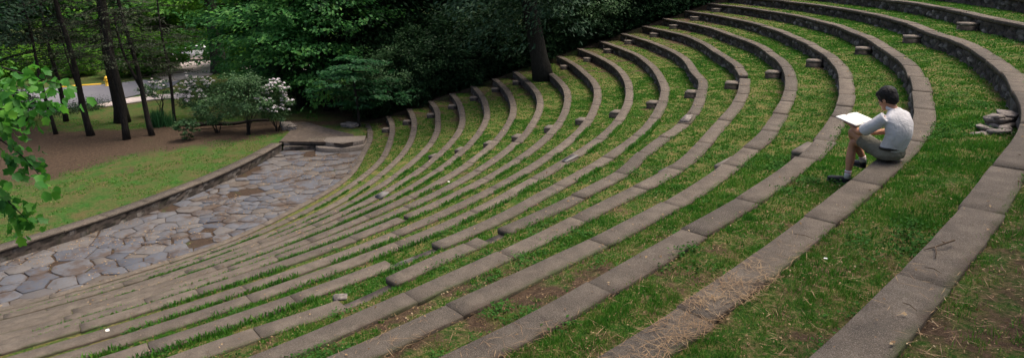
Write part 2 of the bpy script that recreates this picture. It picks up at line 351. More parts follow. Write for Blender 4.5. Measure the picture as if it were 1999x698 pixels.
for k in range(1, NR + 1):
    e = empty('bench_row', (*pol(float(RF(k, 20)), 20), wall_base_z(k)))
    set_props(e, EXTRA.get(k, '%s curved stone bench row counted up from the flagstone floor' % ORD[k - 1]), 'bench row', 'curved stone bench rows of the amphitheatre')
    off = np.array(e.location)
    # coping slabs
    V = []; F = []; tint = []; acr = []; n = 0; th = T0
    Rm = float(RF(k, 20)); prev_dz = 0
    while th < T1 - .02:
        Ls = rng.uniform(1.0, 2.3) * (1 if k >= 13 else 1.5); t2 = min(T1, th + math.degrees(Ls / Rm))
        for g0, g1 in GAPS.get(k, []):
            if th < g0 < t2: t2 = g0
        if T1 - t2 < .6: t2 = T1
        skip = any(g0 - .01 <= th < g1 for g0, g1 in GAPS.get(k, []))
        if skip:
            if V: mesh_np('coping', np.array(V), F, MAT['coping'], e, attrs={'tint': np.array(tint), 'across': np.array(acr)})
            V = []; F = []; tint = []; acr = []; n = 0
            th = [g1 for g0, g1 in GAPS[k] if g0 - .01 <= th < g1][0]; continue
        ns = max(2, int(math.ceil((t2 - th) * Rm * .01745 / .22)))
        gap = math.degrees(rng.uniform(.002, .007) / Rm)
        tt = np.linspace(th + gap, t2 - gap, ns + 1)
        jj = 1.0 if k >= 13 else .45; dz = rng.normal(0, .006) * jj; dr = rng.normal(0, .006) * jj; tilt = rng.normal(0, .004) * jj; sk_ = rng.normal(0, .005) * jj
        if rng.random() < .05: dr += rng.choice([-1, 1]) * .022
        rf = RF(k, tt) + dr + sk_ * np.linspace(-1, 1, ns + 1) - .015 + .006 * (vnoise(tt * 30, tt * 0 + k, 3) - .5)
        rb = rf + BWm + .02 + rng.normal(0, .005) + .014 * (vnoise(tt * 14, tt * 0 + k, 11) - .5)
        zt = H(k) + dz * .7 + tilt * np.linspace(-1, 1, ns + 1); bz = .006
        tv = rng.random() * (1 if k >= 13 else .6)
        for i in range(ns + 1):
            c, s_ = math.cos(R(tt[i])), math.sin(R(tt[i]))
            for r_, z_ in ((rf[i], zt[i] - .085), (rf[i], zt[i] - bz), (rf[i] + bz, zt[i]), (rb[i] - bz, zt[i] - .002), (rb[i], zt[i] - bz), (rb[i], zt[i] - .10)):
                V.append((r_ * c - off[0], r_ * s_ - off[1], z_ - off[2])); tint.append(tv); acr.append((r_ - rf[i]) / (rb[i] - rf[i]))
        for i in range(ns):
            a = n + i * 6; b = a + 6
            for j in range(6): F.append((a + j, a + (j + 1) % 6, b + (j + 1) % 6, b + j))
        F.append(tuple(n + j for j in range(5, -1, -1))); F.append(tuple(n + ns * 6 + j for j in range(6)))
        n = len(V); th = t2
    mesh_np('coping', np.array(V), F, MAT['coping'], e, attrs={'tint': np.array(tint), 'across': np.array(acr)})
    # rubble wall below
    cell = .05 if k >= 12 else .11
    nt = int((T1 - T0) * Rm * .01745 / cell); top = H(k) - .08; bot = wall_base_z(k) - .18
    nz = max(4, int((top - bot) / cell)); tt = np.linspace(T0, T1, nt + 1); zz = np.linspace(bot, top, nz + 1)
    TT, ZZ = np.meshgrid(tt, zz, indexing='ij'); S = TT * Rm * .01745
    wx = S + .05 * (fbm(S * 6, ZZ * 6, 2) - .5); wz = ZZ + .04 * (fbm(S * 6 + 9, ZZ * 6, 4) - .5)
    f1, f2, cid = voronoi(wx / .24, wz / .15, 3 + k)
    edge = f2 - f1; bul = np.minimum(edge, .35) / .35
    rr = RF(k, tt)[:, None] + .07 - .06 * bul * (.55 + .9 * cid) - .02 * (fbm(S * 9, ZZ * 9, 8) - .5)
    rr = np.where(ZZ >= top - 1e-6, RF(k, tt)[:, None] + .03, rr)
    X = rr * np.cos(np.radians(TT)) - off[0]; Y = rr * np.sin(np.radians(TT)) - off[1]
    V = np.stack([X, Y, ZZ - off[2]], -1).reshape(-1, 3)
    # back face and the two ends close the wall
    bk = np.stack([(RF(k, tt) + BWm - .01) * np.cos(np.radians(tt)) - off[0], (RF(k, tt) + BWm - .01) * np.sin(np.radians(tt)) - off[1]], -1)
    ib = len(V); VB = np.concatenate([np.c_[bk, np.full(nt + 1, bot - off[2])], np.c_[bk, np.full(nt + 1, top - off[2])]])
    a = (np.arange(nt)[:, None] * (nz + 1) + np.arange(nz)[None]).ravel()
    Fq = np.stack([a, a + 1, a + nz + 2, a + nz + 1], 1)
    i = np.arange(nt)
    Fb = np.stack([ib + i, ib + i + 1, ib + nt + 1 + i + 1, ib + nt + 1 + i], 1)
    tp = i * (nz + 1) + nz
    Ft = np.stack([tp, ib + nt + 1 + i, ib + nt + 2 + i, tp + nz + 1], 1)
    ends = []
    for ii in (0, nt):
        ends.append([ii * (nz + 1), ii * (nz + 1) + nz, ib + nt + 1 + ii, ib + ii])
    Vall = np.concatenate([V, VB]); joint = sstep(.10, .02, edge).ravel()
    mesh_np('rubble_wall', Vall, np.concatenate([Fq, Fb, Ft, np.array(ends)]), MAT['wall'], e,
            attrs={'stone': np.r_[cid.ravel(), np.full(len(VB), .3)], 'joint': np.r_[joint, np.zeros(len(VB))]})

# ------------------------------------------------------------------ terraces between the rows
def wear_at(k, th, u, x, y):
    "0 lush .. 1 bare soil; u runs 0 behind row k to 1 at the foot of row k+1"
    far = sstep(38, 56, th); near = sstep(14, 3, th) * sstep(12, 16, k)
    base = .17 + .30 * sstep(13, 3.5, th) * sstep(10.5, 15.5, k) + .10 * (k > 17.5) * sstep(22, 8, th) + .27 * far
    base += (.16 + .2 * far) * sstep(.62, .98, u) + .10 * sstep(.12, .0, u)
    base += .65 * (fbm(x * .8, y * .8, 21, 4) - .5) + .55 * (fbm(x * 3, y * 3, 33, 3) - .5)
    for a0 in (29.6, 14.0):
        base += .22 * np.exp(-((th - a0) / 1.3) ** 2) * sstep(.3, .9, u)
    return np.clip(base, 0, 1)
VV = []; FF = []; WW = []; nv = 0
tg = np.arange(T0, 61.31, .3); ug = np.array([0, .06, .15, .3, .45, .6, .75, .88, .96, 1.0])
def terr_z(k, th, u, x, y):
    z0 = H(k) - .035; z1 = H(k) - .005
    return z0 + (z1 - z0) * u + .035 * np.sin(np.pi * u) * (fbm(x * 1.2, y * 1.2, 5, 3) - .35) + .02 * (fbm(x * 5, y * 5, 15, 2) - .5)
def terr_xy(k, th, u):
    a = RF(k, th) + BWm - .03; b = RF(k + 1, th) + .06
    r = a + (b - a) * u; c = np.radians(th); return r * np.cos(c), r * np.sin(c)
for k in range(1, NR + 1):
    TT, UU = np.meshgrid(tg, ug, indexing='ij'); X, Y = terr_xy(k, TT, UU); Z = terr_z(k, TT, UU, X, Y)
    Z = Z - .6 * sstep(60.35, 61.2, TT)
    W_ = wear_at(k, TT, UU, X, Y)
    n1, n2 = TT.shape; a = (np.arange(n1 - 1)[:, None] * n2 + np.arange(n2 - 1)[None]).ravel() + nv
    VV.append(np.stack([X, Y, Z], -1).reshape(-1, 3)); WW.append(W_.ravel()); FF.append(np.stack([a, a + n2, a + n2 + 1, a + 1], 1)); nv += n1 * n2
o = mesh_np('terraces', np.concatenate(VV), np.concatenate(FF), MAT['turf'], smooth=True, attrs={'wear': np.concatenate(WW)})
set_props(o, 'grassy terraces stepping up between the curved stone benches', 'terraces', kind='structure')

# grass blades on the terraces (countless)
def sample_terraces(n, th0=0.0, th1=60.0, kmin=1):
    k = rng.integers(kmin, NR, n); th = rng.uniform(th0, th1, n); u = rng.uniform(.0, 1, n); x = np.zeros(n); y = np.zeros(n); z = np.zeros(n); wv = np.zeros(n)
    for kk in range(kmin, NR):
        m = k == kk; X, Y = terr_xy(kk, th[m], u[m]); x[m] = X; y[m] = Y; z[m] = terr_z(kk, th[m], u[m], X, Y); wv[m] = wear_at(kk, th[m], u[m], X, Y)
    P = np.stack([x, y, z], 1); px, py, dd = project(P)
    ok = (dd > .8) & (px > -150) & (px < 2150) & (py > -80) & (py < 800)
    return P[ok], u[ok], wv[ok], dd[ok], k[ok], th[ok]
def blades(P, h, wd, lean, mat, name, dry=None):
    n = len(P); a = rng.uniform(0, 2 * np.pi, n); b = rng.uniform(0, 2 * np.pi, n)
    d = np.stack([np.cos(a), np.sin(a), 0 * a], 1) * (wd / 2)[:, None]
    l = np.stack([np.cos(b) * lean * h, np.sin(b) * lean * h, h * np.sqrt(np.maximum(.1, 1 - lean ** 2))], 1)
    V = np.stack([P - d, P + d, P + l * .55 + d * .7 + [0, 0, 0], P + l], 1)
    idx = np.arange(n)[:, None] * 4
    V[:, 2] = P + l * np.array([.45, .45, .62]) + d * .75
    V5 = np.concatenate([V, (P + l * np.array([.45, .45, .62]) - d * .75)[:, None]], 1)
    idx = np.arange(n)[:, None] * 5
    F1 = idx + np.array([[0, 1, 2, 4]]); F2 = idx + np.array([[4, 2, 3]])
    Fl = np.concatenate([F1.ravel(), F2.ravel()])
    me = bpy.data.meshes.new(name); Vf = V5.reshape(-1, 3).astype(np.float32)
    me.vertices.add(len(Vf)); me.vertices.foreach_set('co', Vf.ravel()); me.loops.add(len(Fl)); me.polygons.add(2 * n)
    me.loops.foreach_set('vertex_index', Fl.astype(np.int32))
    st = np.concatenate([np.arange(n) * 4, 4 * n + np.arange(n) * 3]).astype(np.int32); me.polygons.foreach_set('loop_start', st)
    me.update(calc_edges=True); me.materials.append(mat)
    if dry is not None: at_ = me.attributes.new('dry', 'FLOAT', 'POINT'); at_.data.foreach_set('value', np.repeat(dry, 5).astype(np.float32))
    o = bpy.data.objects.new(name, me); COL.objects.link(o); return o
def leaves_mesh(P, L, W, nrm=None, tilt=.5, fold=.15, dirv=None):
    "n rhombic leaves, four vertices each"
    n = len(P); L = np.broadcast_to(L, n); W = np.broadcast_to(W, n)
    if nrm is None: nrm = np.tile([0, 0, 1.], (n, 1))
    N = nrm + rng.normal(0, tilt, (n, 3)); N /= np.linalg.norm(N, axis=1)[:, None] + 1e-9
    D = rng.normal(0, 1, (n, 3)) if dirv is None else dirv + rng.normal(0, .5, (n, 3))
    D -= N * (D * N).sum(1)[:, None]; D /= np.linalg.norm(D, axis=1)[:, None] + 1e-9; S = np.cross(N, D)
    V = np.stack([P - D * (L / 2)[:, None], P + S * (W / 2)[:, None] + N * (fold * W)[:, None], P + D * (L / 2)[:, None], P - S * (W / 2)[:, None] + N * (fold * W)[:, None]], 1)
    return V.reshape(-1, 3), (np.arange(n)[:, None] * 4 + np.arange(4)[None])

PS = []
for n_, th0, th1, kmin, dmax, c in ((900000, 0, 26, 11, 11, 1.0), (700000, 0, 60, 4, 28, 1.0), (260000, 0, 60, 1, 60, 1.)):
    P, u, wv, dd, k, th = sample_terraces(n_, th0, th1, kmin)
    if dmax == 11: keep = dd < 11
    elif dmax == 28: keep = (dd >= 11) & (dd < 28)
    else: keep = dd >= 28
    den = sstep(.62, .25, wv) * (.25 + .75 * sstep(.35, .6, fbm(P[:, 0] * 4, P[:, 1] * 4, 51, 2)))
    keep &= rng.random(len(P)) < den * np.clip((1.0 if dmax > 11 else sstep(0, 1, 40 / np.maximum(dd, 3) ** 2 + .35)), 0, 1)
    PS.append((P[keep], dd[keep], u[keep], wv[keep]))
P = np.concatenate([a[0] for a in PS]); dd = np.concatenate([a[1] for a in PS]); uu = np.concatenate([a[2] for a in PS]); wvv = np.concatenate([a[3] for a in PS])
hh = rng.uniform(.010, .030, len(P)) * (1 + .7 * fbm(P[:, 0] * 1.5, P[:, 1] * 1.5, 61, 2)) * (1 + .5 * (uu < .06)); ww = np.maximum(.004, dd * .0011) * rng.uniform(.7, 1.4, len(P))
o = blades(P, hh, ww, rng.uniform(.1, .8, len(P)), MAT['blade'], 'grass', wvv)
set_props(o, 'short patchy grass growing on the terraces', 'grass', kind='stuff')
print('blades', len(P))
# broad-leaved weeds in the turf
P, u, wv, dd, k, th = sample_terraces(60000, 0, 60, 8)
keep = (rng.random(len(P)) < sstep(.55, .72, fbm(P[:, 0] * 1.7, P[:, 1] * 1.7, 71, 3)) * np.clip(60 / dd ** 2, .02, 1)) & (wv < .6)
P = P[keep]; Q = np.repeat(P, 14, 0); Q = Q + np.stack([rng.normal(0, .055, len(Q)), rng.normal(0, .055, len(Q)), rng.uniform(.01, .06, len(Q))], 1)
V, F = leaves_mesh(Q, rng.uniform(.02, .045, len(Q)), rng.uniform(.015, .03, len(Q)), tilt=.45)
set_props(mesh_np('weeds', V, F, MAT['weed']), 'low clover and broad-leaved weeds among the terrace grass', 'weeds', kind='stuff')
# fringe of longer grass and weeds along the back edges of the lower benches
nf = 60000; kf = rng.integers(2, 13, nf); tf = rng.uniform(-9, 26, nf); uf_ = rng.uniform(.0, .11, nf); Pf = np.zeros((nf, 3))
for kk in range(2, 13):
    m_ = kf == kk; Pf[m_, 0], Pf[m_, 1] = terr_xy(kk, tf[m_], uf_[m_]); Pf[m_, 2] = H(kk) - .03
kp = rng.random(nf) < sstep(.44, .58, fbm(tf * .5 + kf * 7.3, kf * 3.1 + 0 * tf, 19, 3)); Pf = Pf[kp]
set_props(blades(Pf, rng.uniform(.045, .105, len(Pf)), rng.uniform(.010, .022, len(Pf)), rng.uniform(.1, .7, len(Pf)), MAT['blade'], 'edge_grass', np.full(len(Pf), .2)), 'longer grass fringing the back edges of the lower benches', 'grass', kind='stuff')
# taller tufts and fine debris close to the camera
P, u, wv, dd, k, th = sample_terraces(90000, 0, 24, 11)
keep = (rng.random(len(P)) < np.clip(22 / dd ** 2, .02, .6) * sstep(.45, .7, fbm(P[:, 0] * 2.3, P[:, 1] * 2.3, 81, 3)) * sstep(.75, .4, wv)) & (dd < 16)
P = P[keep]; dd = dd[keep]; nt_ = 22; Q = np.repeat(P, nt_, 0); Q[:, :2] += rng.normal(0, .022, (len(Q), 2)); dq = np.repeat(dd, nt_)
set_props(blades(Q, rng.uniform(.02, .06, len(Q)), np.maximum(.0035, dq * .0008), rng.uniform(.1, .85, len(Q)), MAT['blade'], 'grass_tufts', np.repeat(rng.uniform(.1, .45, len(P)), nt_)), 'coarser grass tufts standing above the short turf', 'grass', kind='stuff')
P, u, wv, dd, k, th = sample_terraces(260000, 0, 30, 10)
keep = (rng.random(len(P)) < sstep(.15, .6, wv) * np.clip(20 / dd ** 2, .02, .6)) & (dd < 20); P = P[keep] + [0, 0, .012]; P[:, 2] += rng.uniform(0, .02, len(P)); dd = dd[keep]
L = rng.uniform(.006, .022, len(P)) * np.clip(dd / 6, 1, 1.6); V, F = leaves_mesh(P, L, L * rng.uniform(.25, .8, len(P)), tilt=.4, fold=.15)
set_props(mesh_np('leaf_crumbs', V, F, MAT['dead_leaf']), 'fine crumbled leaf debris in the worn turf', 'debris', kind='stuff')
# fallen leaves, on turf and benches
P, u, wv, dd, k, th = sample_terraces(40000, 0, 60, 1)
keep = rng.random(len(P)) < (.09 + .3 * sstep(.4, .8, wv)) * np.clip(1.3 - dd / 40, .25, 1)
P = P[keep] + [0, 0, .012]; dd = dd[keep]
nb = 1300; kb = rng.integers(1, 20, nb); tb = np.where(rng.random(nb) < .5, rng.uniform(0, 14, nb), rng.uniform(0, 60, nb)); ub = rng.uniform(.04, .96, nb)
Pb = np.zeros((nb, 3))
for kk in range(1, 20):
    m = kb == kk; r_ = RF(kk, tb[m]) + ub[m] * BWm; Pb[m, 0], Pb[m, 1] = pol(r_, tb[m]); Pb[m, 2] = H(kk) + .018
P = np.concatenate([P, Pb]); px, py, dd = project(P); L = rng.uniform(.015, .045, len(P)) * np.clip(dd / 12, .8, 1.6)
V, F = leaves_mesh(P, L, L * rng.uniform(.4, .8, len(P)), tilt=.35, fold=.2)
set_props(mesh_np('fallen_leaves', V, F, MAT['dead_leaf']), 'dry brown and yellow leaves scattered over turf and benches', 'leaves', kind='stuff')
# pine straw drifts on benches 16-17 and the turf before them
SP = []
for kk, t_a, n_ in ((17, 5.2, 420), (17, 4.4, 420), (17, 6.2, 260), (16, 3.5, 160), (15, 3.0, 110), (18, 5.5, 60), (16, 1.5, 120), (17, 3.4, 300)):
    t_ = t_a + rng.normal(0, .45, n_); r_ = RF(kk, t_) + BWm * rng.uniform(.02, 1.25, n_); x, y = pol(r_, t_); SP.append(np.stack([x, y, H(kk) + .016 + .01 * rng.random(n_)], 1)[rng.random(n_) < .25 + .75 * (fbm(x * 5, y * 5, 3, 2) > .52)])
P, u, wv, dd, k, th = sample_terraces(30000, 0, 14, 13); keep = (wv > .3) & (rng.random(len(P)) < .22); SP.append(P[keep] + [0, 0, .03])
P = np.concatenate(SP); V, F = leaves_mesh(P, rng.uniform(.05, .17, len(P)), rng.uniform(.0025, .005, len(P)), tilt=.12, fold=0)
set_props(mesh_np('pine_straw', V, F, MAT['straw']), 'tan pine straw drifted over the nearest benches and turf', 'pine straw', kind='stuff')

# ------------------------------------------------------------------ orchestra floor, stage wall, lawn
ZL = .40
CH = np.array([at(px, py, 0)[:2] for px, py in ((0, 511), (100, 486), (200, 446), (300, 413), (400, 373), (520, 314), (545, 294))])
d0 = (CH[0] - CH[4]) / np.linalg.norm(CH[0] - CH[4])
sxy = CH @ d0; nrm2 = np.array([-d0[1], d0[0]])
if (at(200, 330, 0)[:2] - CH[3]) @ nrm2 < 0: nrm2 = -nrm2      # points to the lawn
fit_ = np.polyfit(sxy[:6], (CH @ nrm2)[:6], 2)
sl = np.concatenate([np.arange(sxy[0] + 13, sxy[6], -.5), [sxy[6]]])
off_ = np.polyval(fit_, np.minimum(sl, sxy[0])) 
off_ = np.where(sl > sxy[0], np.polyval(fit_, sxy[0]), off_)
LINE = sl[:, None] * d0 + off_[:, None] * nrm2          # front face line of the long wall
W0 = LINE[-1]; W1 = at(640, 291.5, 0)[:2]; W2 = at(693, 293, 0)[:2]
print('wing', W0, W1, W2, 'line', LINE[0], 'R1@45', pol(float(RF(1, 45)), 45), pol(float(RF(1, 50)), 50))
def strip_wall(name, L, depth, z0, z1, parent, mat, toward, jit=.012, cell=.12):
    L = np.asarray(L); seg = np.r_[0, np.cumsum(np.linalg.norm(np.diff(L, axis=0), axis=1))]
    n = max(2, int(seg[-1] / cell)); ss = np.linspace(0, seg[-1], n + 1)
    X = np.interp(ss, seg, L[:, 0]); Y = np.interp(ss, seg, L[:, 1]); T = np.stack([np.gradient(X), np.gradient(Y)], 1); T /= np.linalg.norm(T, axis=1)[:, None]
    Nn = np.stack([-T[:, 1], T[:, 0]], 1); Nn = Nn * np.sign((Nn * toward).sum(1))[:, None]
    nz = max(2, int((z1 - z0) / .06)); zz = np.linspace(z0, z1, nz + 1)
    SS, ZZ = np.meshgrid(ss, zz, indexing='ij'); f1, f2, cid = voronoi(SS / .3, ZZ / .16, 77); e_ = f2 - f1
    dsp = jit * 3 * (1 - np.minimum(e_, .3) / .3) + jit * (fbm(SS * 5, ZZ * 5, 5) - .5); dsp = np.where(ZZ >= z1 - 1e-6, 0, dsp)
    V = np.stack([X[:, None] + Nn[:, :1] * dsp, Y[:, None] + Nn[:, 1:] * dsp, ZZ], -1).reshape(-1, 3)
    ib = len(V); B_ = np.stack([X, Y], 1) + Nn * depth; V = np.concatenate([V, np.c_[B_, np.full(n + 1, z0)], np.c_[B_, np.full(n + 1, z1)]])
    a = (np.arange(n)[:, None] * (nz + 1) + np.arange(nz)[None]).ravel(); i = np.arange(n)
    F = np.concatenate([np.stack([a, a + 1, a + nz + 2, a + nz + 1], 1), np.stack([ib + i, ib + i + 1, ib + n + 2 + i, ib + n + 1 + i], 1),
        np.stack([i * (nz + 1) + nz, ib + n + 1 + i, ib + n + 2 + i, (i + 1) * (nz + 1) + nz], 1),
        np.array([[0, nz, ib + n + 1, ib], [n * (nz + 1), n * (nz + 1) + nz, ib + n + 1 + n, ib + n]])])
    return mesh_np(name, V, F, mat, parent, attrs={'stone': np.r_[cid.ravel(), np.full(2 * n + 2, .4)], 'joint': np.r_[sstep(.1, .02, e_).ravel(), np.zeros(2 * n + 2)]})
def cap_strip(name, L, depth, z0, z1, parent, toward, over=.02):
    L = np.asarray(L); seg = np.r_[0, np.cumsum(np.linalg.norm(np.diff(L, axis=0), axis=1))]
    V = []; F = []; tint = []; s0 = 0
    while s0 < seg[-1] - .05:
        s1 = min(seg[-1], s0 + rng.uniform(.9, 1.7)); s1 = seg[-1] if seg[-1] - s1 < .4 else s1
        ss = np.linspace(s0 + .004, s1 - .004, 5); X = np.interp(ss, seg, L[:, 0]); Y = np.interp(ss, seg, L[:, 1])
        T = np.stack([np.gradient(X), np.gradient(Y)], 1); T /= np.linalg.norm(T, axis=1)[:, None]; Nn = np.stack([-T[:, 1], T[:, 0]], 1); Nn = Nn * np.sign((Nn * toward).sum(1))[:, None]
        dz = rng.normal(0, .006); n0 = len(V); tv = rng.random(); ov = over + rng.normal(0, .01)
        for i in range(5):
            for o_, z_ in ((-ov, z0), (-ov, z1 + dz - .01), (-ov + .01, z1 + dz), (depth, z1 + dz), (depth, z0)):
                V.append([X[i] + Nn[i, 0] * o_, Y[i] + Nn[i, 1] * o_, z_]); tint.append(tv)
        for i in range(4):
            for j in range(5): F.append((n0 + i * 5 + j, n0 + i * 5 + (j + 1) % 5, n0 + i * 5 + 5 + (j + 1) % 5, n0 + i * 5 + 5 + j))
        F.append(tuple(n0 + j for j in range(5))); F.append(tuple(n0 + 20 + j for j in range(5))); s0 = s1
    return mesh_np(name, np.array(V), F, MAT['coping'], parent, attrs={'tint': np.array(tint)})
MAT['step_shade'] = simple('shade_tinted_step_stone', (.05, .043, .038), .95, .1, 12, .5, .6); MAT['capp'] = simple('step_cap_stone', (.145, .124, .105), .92, .15, 14, .35, .5)  # dark tone paints the shade on block sides; cap keeps the stone colour
sw = set_props(empty('stage_wall', (0, 0, 0)), 'long low dark stone wall with a flat cap between the lawn and the flagstone floor', 'retaining wall')
strip_wall('wall_face', LINE, .46, -.1, ZL - .07, sw, MAT['wall'], nrm2); cap_strip('coping', LINE, .5, ZL - .07, ZL + .01, sw, nrm2)
wd_ = (W1 - W0) / np.linalg.norm(W1 - W0); wn = np.array([-wd_[1], wd_[0]])
if wn @ (W0 - CAM[:2]) < 0: wn = -wn
W2b = W0 + wd_ * (wd_ @ (W2 - W0))
ww_ = set_props(empty('wing_wall'), 'short two-stepped stone ledge across the far end of the flagstone floor', 'stone ledge')
LW = np.array([W0 + wd_ * .05, W1 + wd_ * .1]); strip_wall('lower_step', LW, .16, -.1, ZL * .5, ww_, MAT['wall'], wn)
cap_strip('lower_coping', LW, .165, ZL * .5, ZL * .5 + .02, ww_, wn, .0)
LW2 = LW + wn * .17; LW2 = np.array([LW2[0], LW2[1] + wd_ * .1]); strip_wall('upper_step', LW2, .5, 0, ZL - .03, ww_, MAT['wall'], wn); cap_strip('upper_coping', LW2, .75, ZL - .03, ZL + .012, ww_, wn, .0)
rs = set_props(empty('rounded_steps'), 'pair of worn rounded stone steps beside the lowest bench row', 'steps')
for nm, rad, z0, z1, cpx in (('lower_step', (1.25, .85), -.1, ZL * .5 + .015, 0), ('upper_step', (.95, .6), ZL * .5 + .015, ZL + .02, .12)):
    c = (W1 + W2b) / 2 + wn * .12 + wd_ * cpx; m = MB(); t_ = np.linspace(math.pi, 2 * math.pi, 18)
    ring = [c + wd_ * math.cos(a) * rad[0] + wn * math.sin(a) * rad[1] for a in t_] + [c + wd_ * rad[0] + wn * .7, c - wd_ * rad[0] + wn * .7]
    n = len(ring); V = [(p[0], p[1], z0) for p in ring] + [(p[0], p[1], z1 - .015) for p in ring] + [(c[0] + (p[0] - c[0]) * .985, c[1] + (p[1] - c[1]) * .985, z1) for p in ring]
    F = [(i, (i + 1) % n, n + (i + 1) % n, n + i) for i in range(n)] + [(n + i, n + (i + 1) % n, 2 * n + (i + 1) % n, 2 * n + i) for i in range(n)] + [tuple(range(2 * n, 3 * n))]
    m.add(V, F); m.build(nm, MAT['capp'], rs)

# flagstones: voronoi polygons cut from a jittered seed field
def clip(poly, p, nvec):
    out = []
    for i in range(len(poly)):
        a = poly[i]; b = poly[(i + 1) % len(poly)]; da = (a - p) @ nvec; db = (b - p) @ nvec
        if da <= 0: out.append(a)
        if da * db < 0: out.append(a + (b - a) * da / (da - db))
    return out
seeds = []
smax, smin = sl[0] - 2, sl[-1] - .5
tries = 0
while tries < 16000 and len(seeds) < 1500:
    tries += 1
    q = np.array([rng.uniform(smin, smax), rng.uniform(-11, 0.6)])
    rad = .19 + .24 * vnoise(q[0] * .35, q[1] * .35, 91) + (rng.uniform(-.08, .10) if rng.random() < .82 else rng.uniform(.1, .5))
    if all((q[0] - s[0]) ** 2 + (q[1] - s[1]) ** 2 > (.5 * (rad + s[2])) ** 2 * 2.2 for s in seeds): seeds.append((q[0], q[1], rad))
SD = np.array(seeds)[:, :2]; cen_off = np.polyval(fit_, np.minimum(SD[:, 0], sxy[0]))
V = []; F = []; tint = []
for i in range(len(SD)):
    p = SD[i]; wp = p[0] * d0 + (p[1] + cen_off[i]) * nrm2
    rr_ = np.hypot(*wp); th_ = math.degrees(math.atan2(wp[1], wp[0]))
    if rr_ > float(RF(1, np.clip(th_, -24, 60))) + .25 or (wp - W0) @ wn > .2: continue
    bare = fbm(p[0] * .42, p[1] * .42, 44, 2)
    if bare > .75 or rng.random() < .03: continue
    poly = [p + np.array(v) for v in ((-1.2, -1.2), (1.2, -1.2), (1.2, 1.2), (-1.2, 1.2))]
    dd_ = np.hypot(*(SD - p).T); 
    for j in np.argsort(dd_)[1:16]:
        nv_ = (SD[j] - p) / dd_[j]; g = rng.uniform(.003, .013) if rng.random() < .8 else rng.uniform(.02, .06)
        wq = np.clip((seeds[i][2] ** 2 - seeds[j][2] ** 2) / (2 * dd_[j]), -.3 * dd_[j], .3 * dd_[j]); poly = clip(poly, p + nv_ * (dd_[j] / 2 + wq - g), nv_)
        if len(poly) < 3: break
    if len(poly) < 3: continue
    # roughen the outline
    out = []
    for a in range(len(poly)):
        A_, B_ = poly[a], poly[(a + 1) % len(poly)]; L = np.linalg.norm(B_ - A_); ns = max(1, int(L / .16))
        for t in range(ns):
            f = t / ns; q = A_ + (B_ - A_) * f; q = q + (p - q) * (.015 if t == 0 else 0) + rng.normal(0, .011, 2); out.append(q)
    n = len(out)
    if n < 3: continue
    zt = rng.normal(.006, .007); tl = rng.normal(0, .006, 2); b0 = len(V); tv = np.clip(rng.normal(.42, .26), 0, 1)
    for lev, sh in ((-.05, 1.0), (-.008, 1.0), (0, .975)):
        for q in out:
            q2 = p + (q - p) * sh; w_ = q2[0] * d0 + (q2[1] + cen_off[i]) * nrm2; V.append((w_[0], w_[1], zt + lev + (q - p) @ tl)); tint.append(tv)
    for l in (0, 1):
        for a in range(n): F.append((b0 + l * n + a, b0 + l * n + (a + 1) % n, b0 + (l + 1) * n + (a + 1) % n, b0 + (l + 1) * n + a))
    F.append(tuple(b0 + 2 * n + a for a in range(n)))
o = mesh_np('flagstone_paving', np.array(V), F, MAT['flag'], attrs={'tint': np.array(tint)}); set_props(o, 'irregular blue-grey flagstones with weedy gaps', 'paving', kind='structure')
c_ = np.array([(smax + 2) * d0 + (fit_[2] + 4) * nrm2])
def chp(s, o_): b_ = np.polyval(fit_, sxy[3]); p = s * d0 + (b_ + o_) * nrm2; return (p[0], p[1])
gx = np.linspace(smin - 3, sl[0] + 1, 60); gy = np.linspace(-14, 1.2, 36)
VV = []; 
for a in gx:
    for b_ in gy:
        p = chp(a, b_); VV.append((p[0], p[1], -.022 + .02 * (float(fbm(p[0] * 1.3, p[1] * 1.3, 3, 2)) - .5)))
F = [(i * 36 + j, (i + 1) * 36 + j, (i + 1) * 36 + j + 1, i * 36 + j + 1) for i in range(59) for j in range(35)]
set_props(mesh_np('orchestra_ground', np.array(VV), F, MAT['litter'], smooth=True), 'brown leaf-littered soil between the flagstones', 'ground', kind='structure')
# leaf litter and sprigs in the joints
nq = 5200; s_ = rng.uniform(smin, sl[0] - 3, nq); o_ = -np.abs(rng.normal(0, 3.2, nq)); Pq = np.array([list(chp(a, b)) + [0.02] for a, b in zip(s_, o_)])
kp = fbm(Pq[:, 0] * .8, Pq[:, 1] * .8, 13, 3) + .25 * (s_ < smin + 4) > .5; rq = np.hypot(Pq[:, 0], Pq[:, 1]); tq = np.degrees(np.arctan2(Pq[:, 1], Pq[:, 0])); kp &= rq < RF(1, tq) - .05
kp &= ((Pq[:, :2] - W0) @ wn) < -.05
Pq = Pq[kp]; V, F = leaves_mesh(Pq, rng.uniform(.03, .075, len(Pq)), .035, tilt=.25)
set_props(mesh_np('leaf_litter', V, F, MAT['dead_leaf']), 'dead leaves caught on the flagstone floor', 'leaves', kind='stuff')

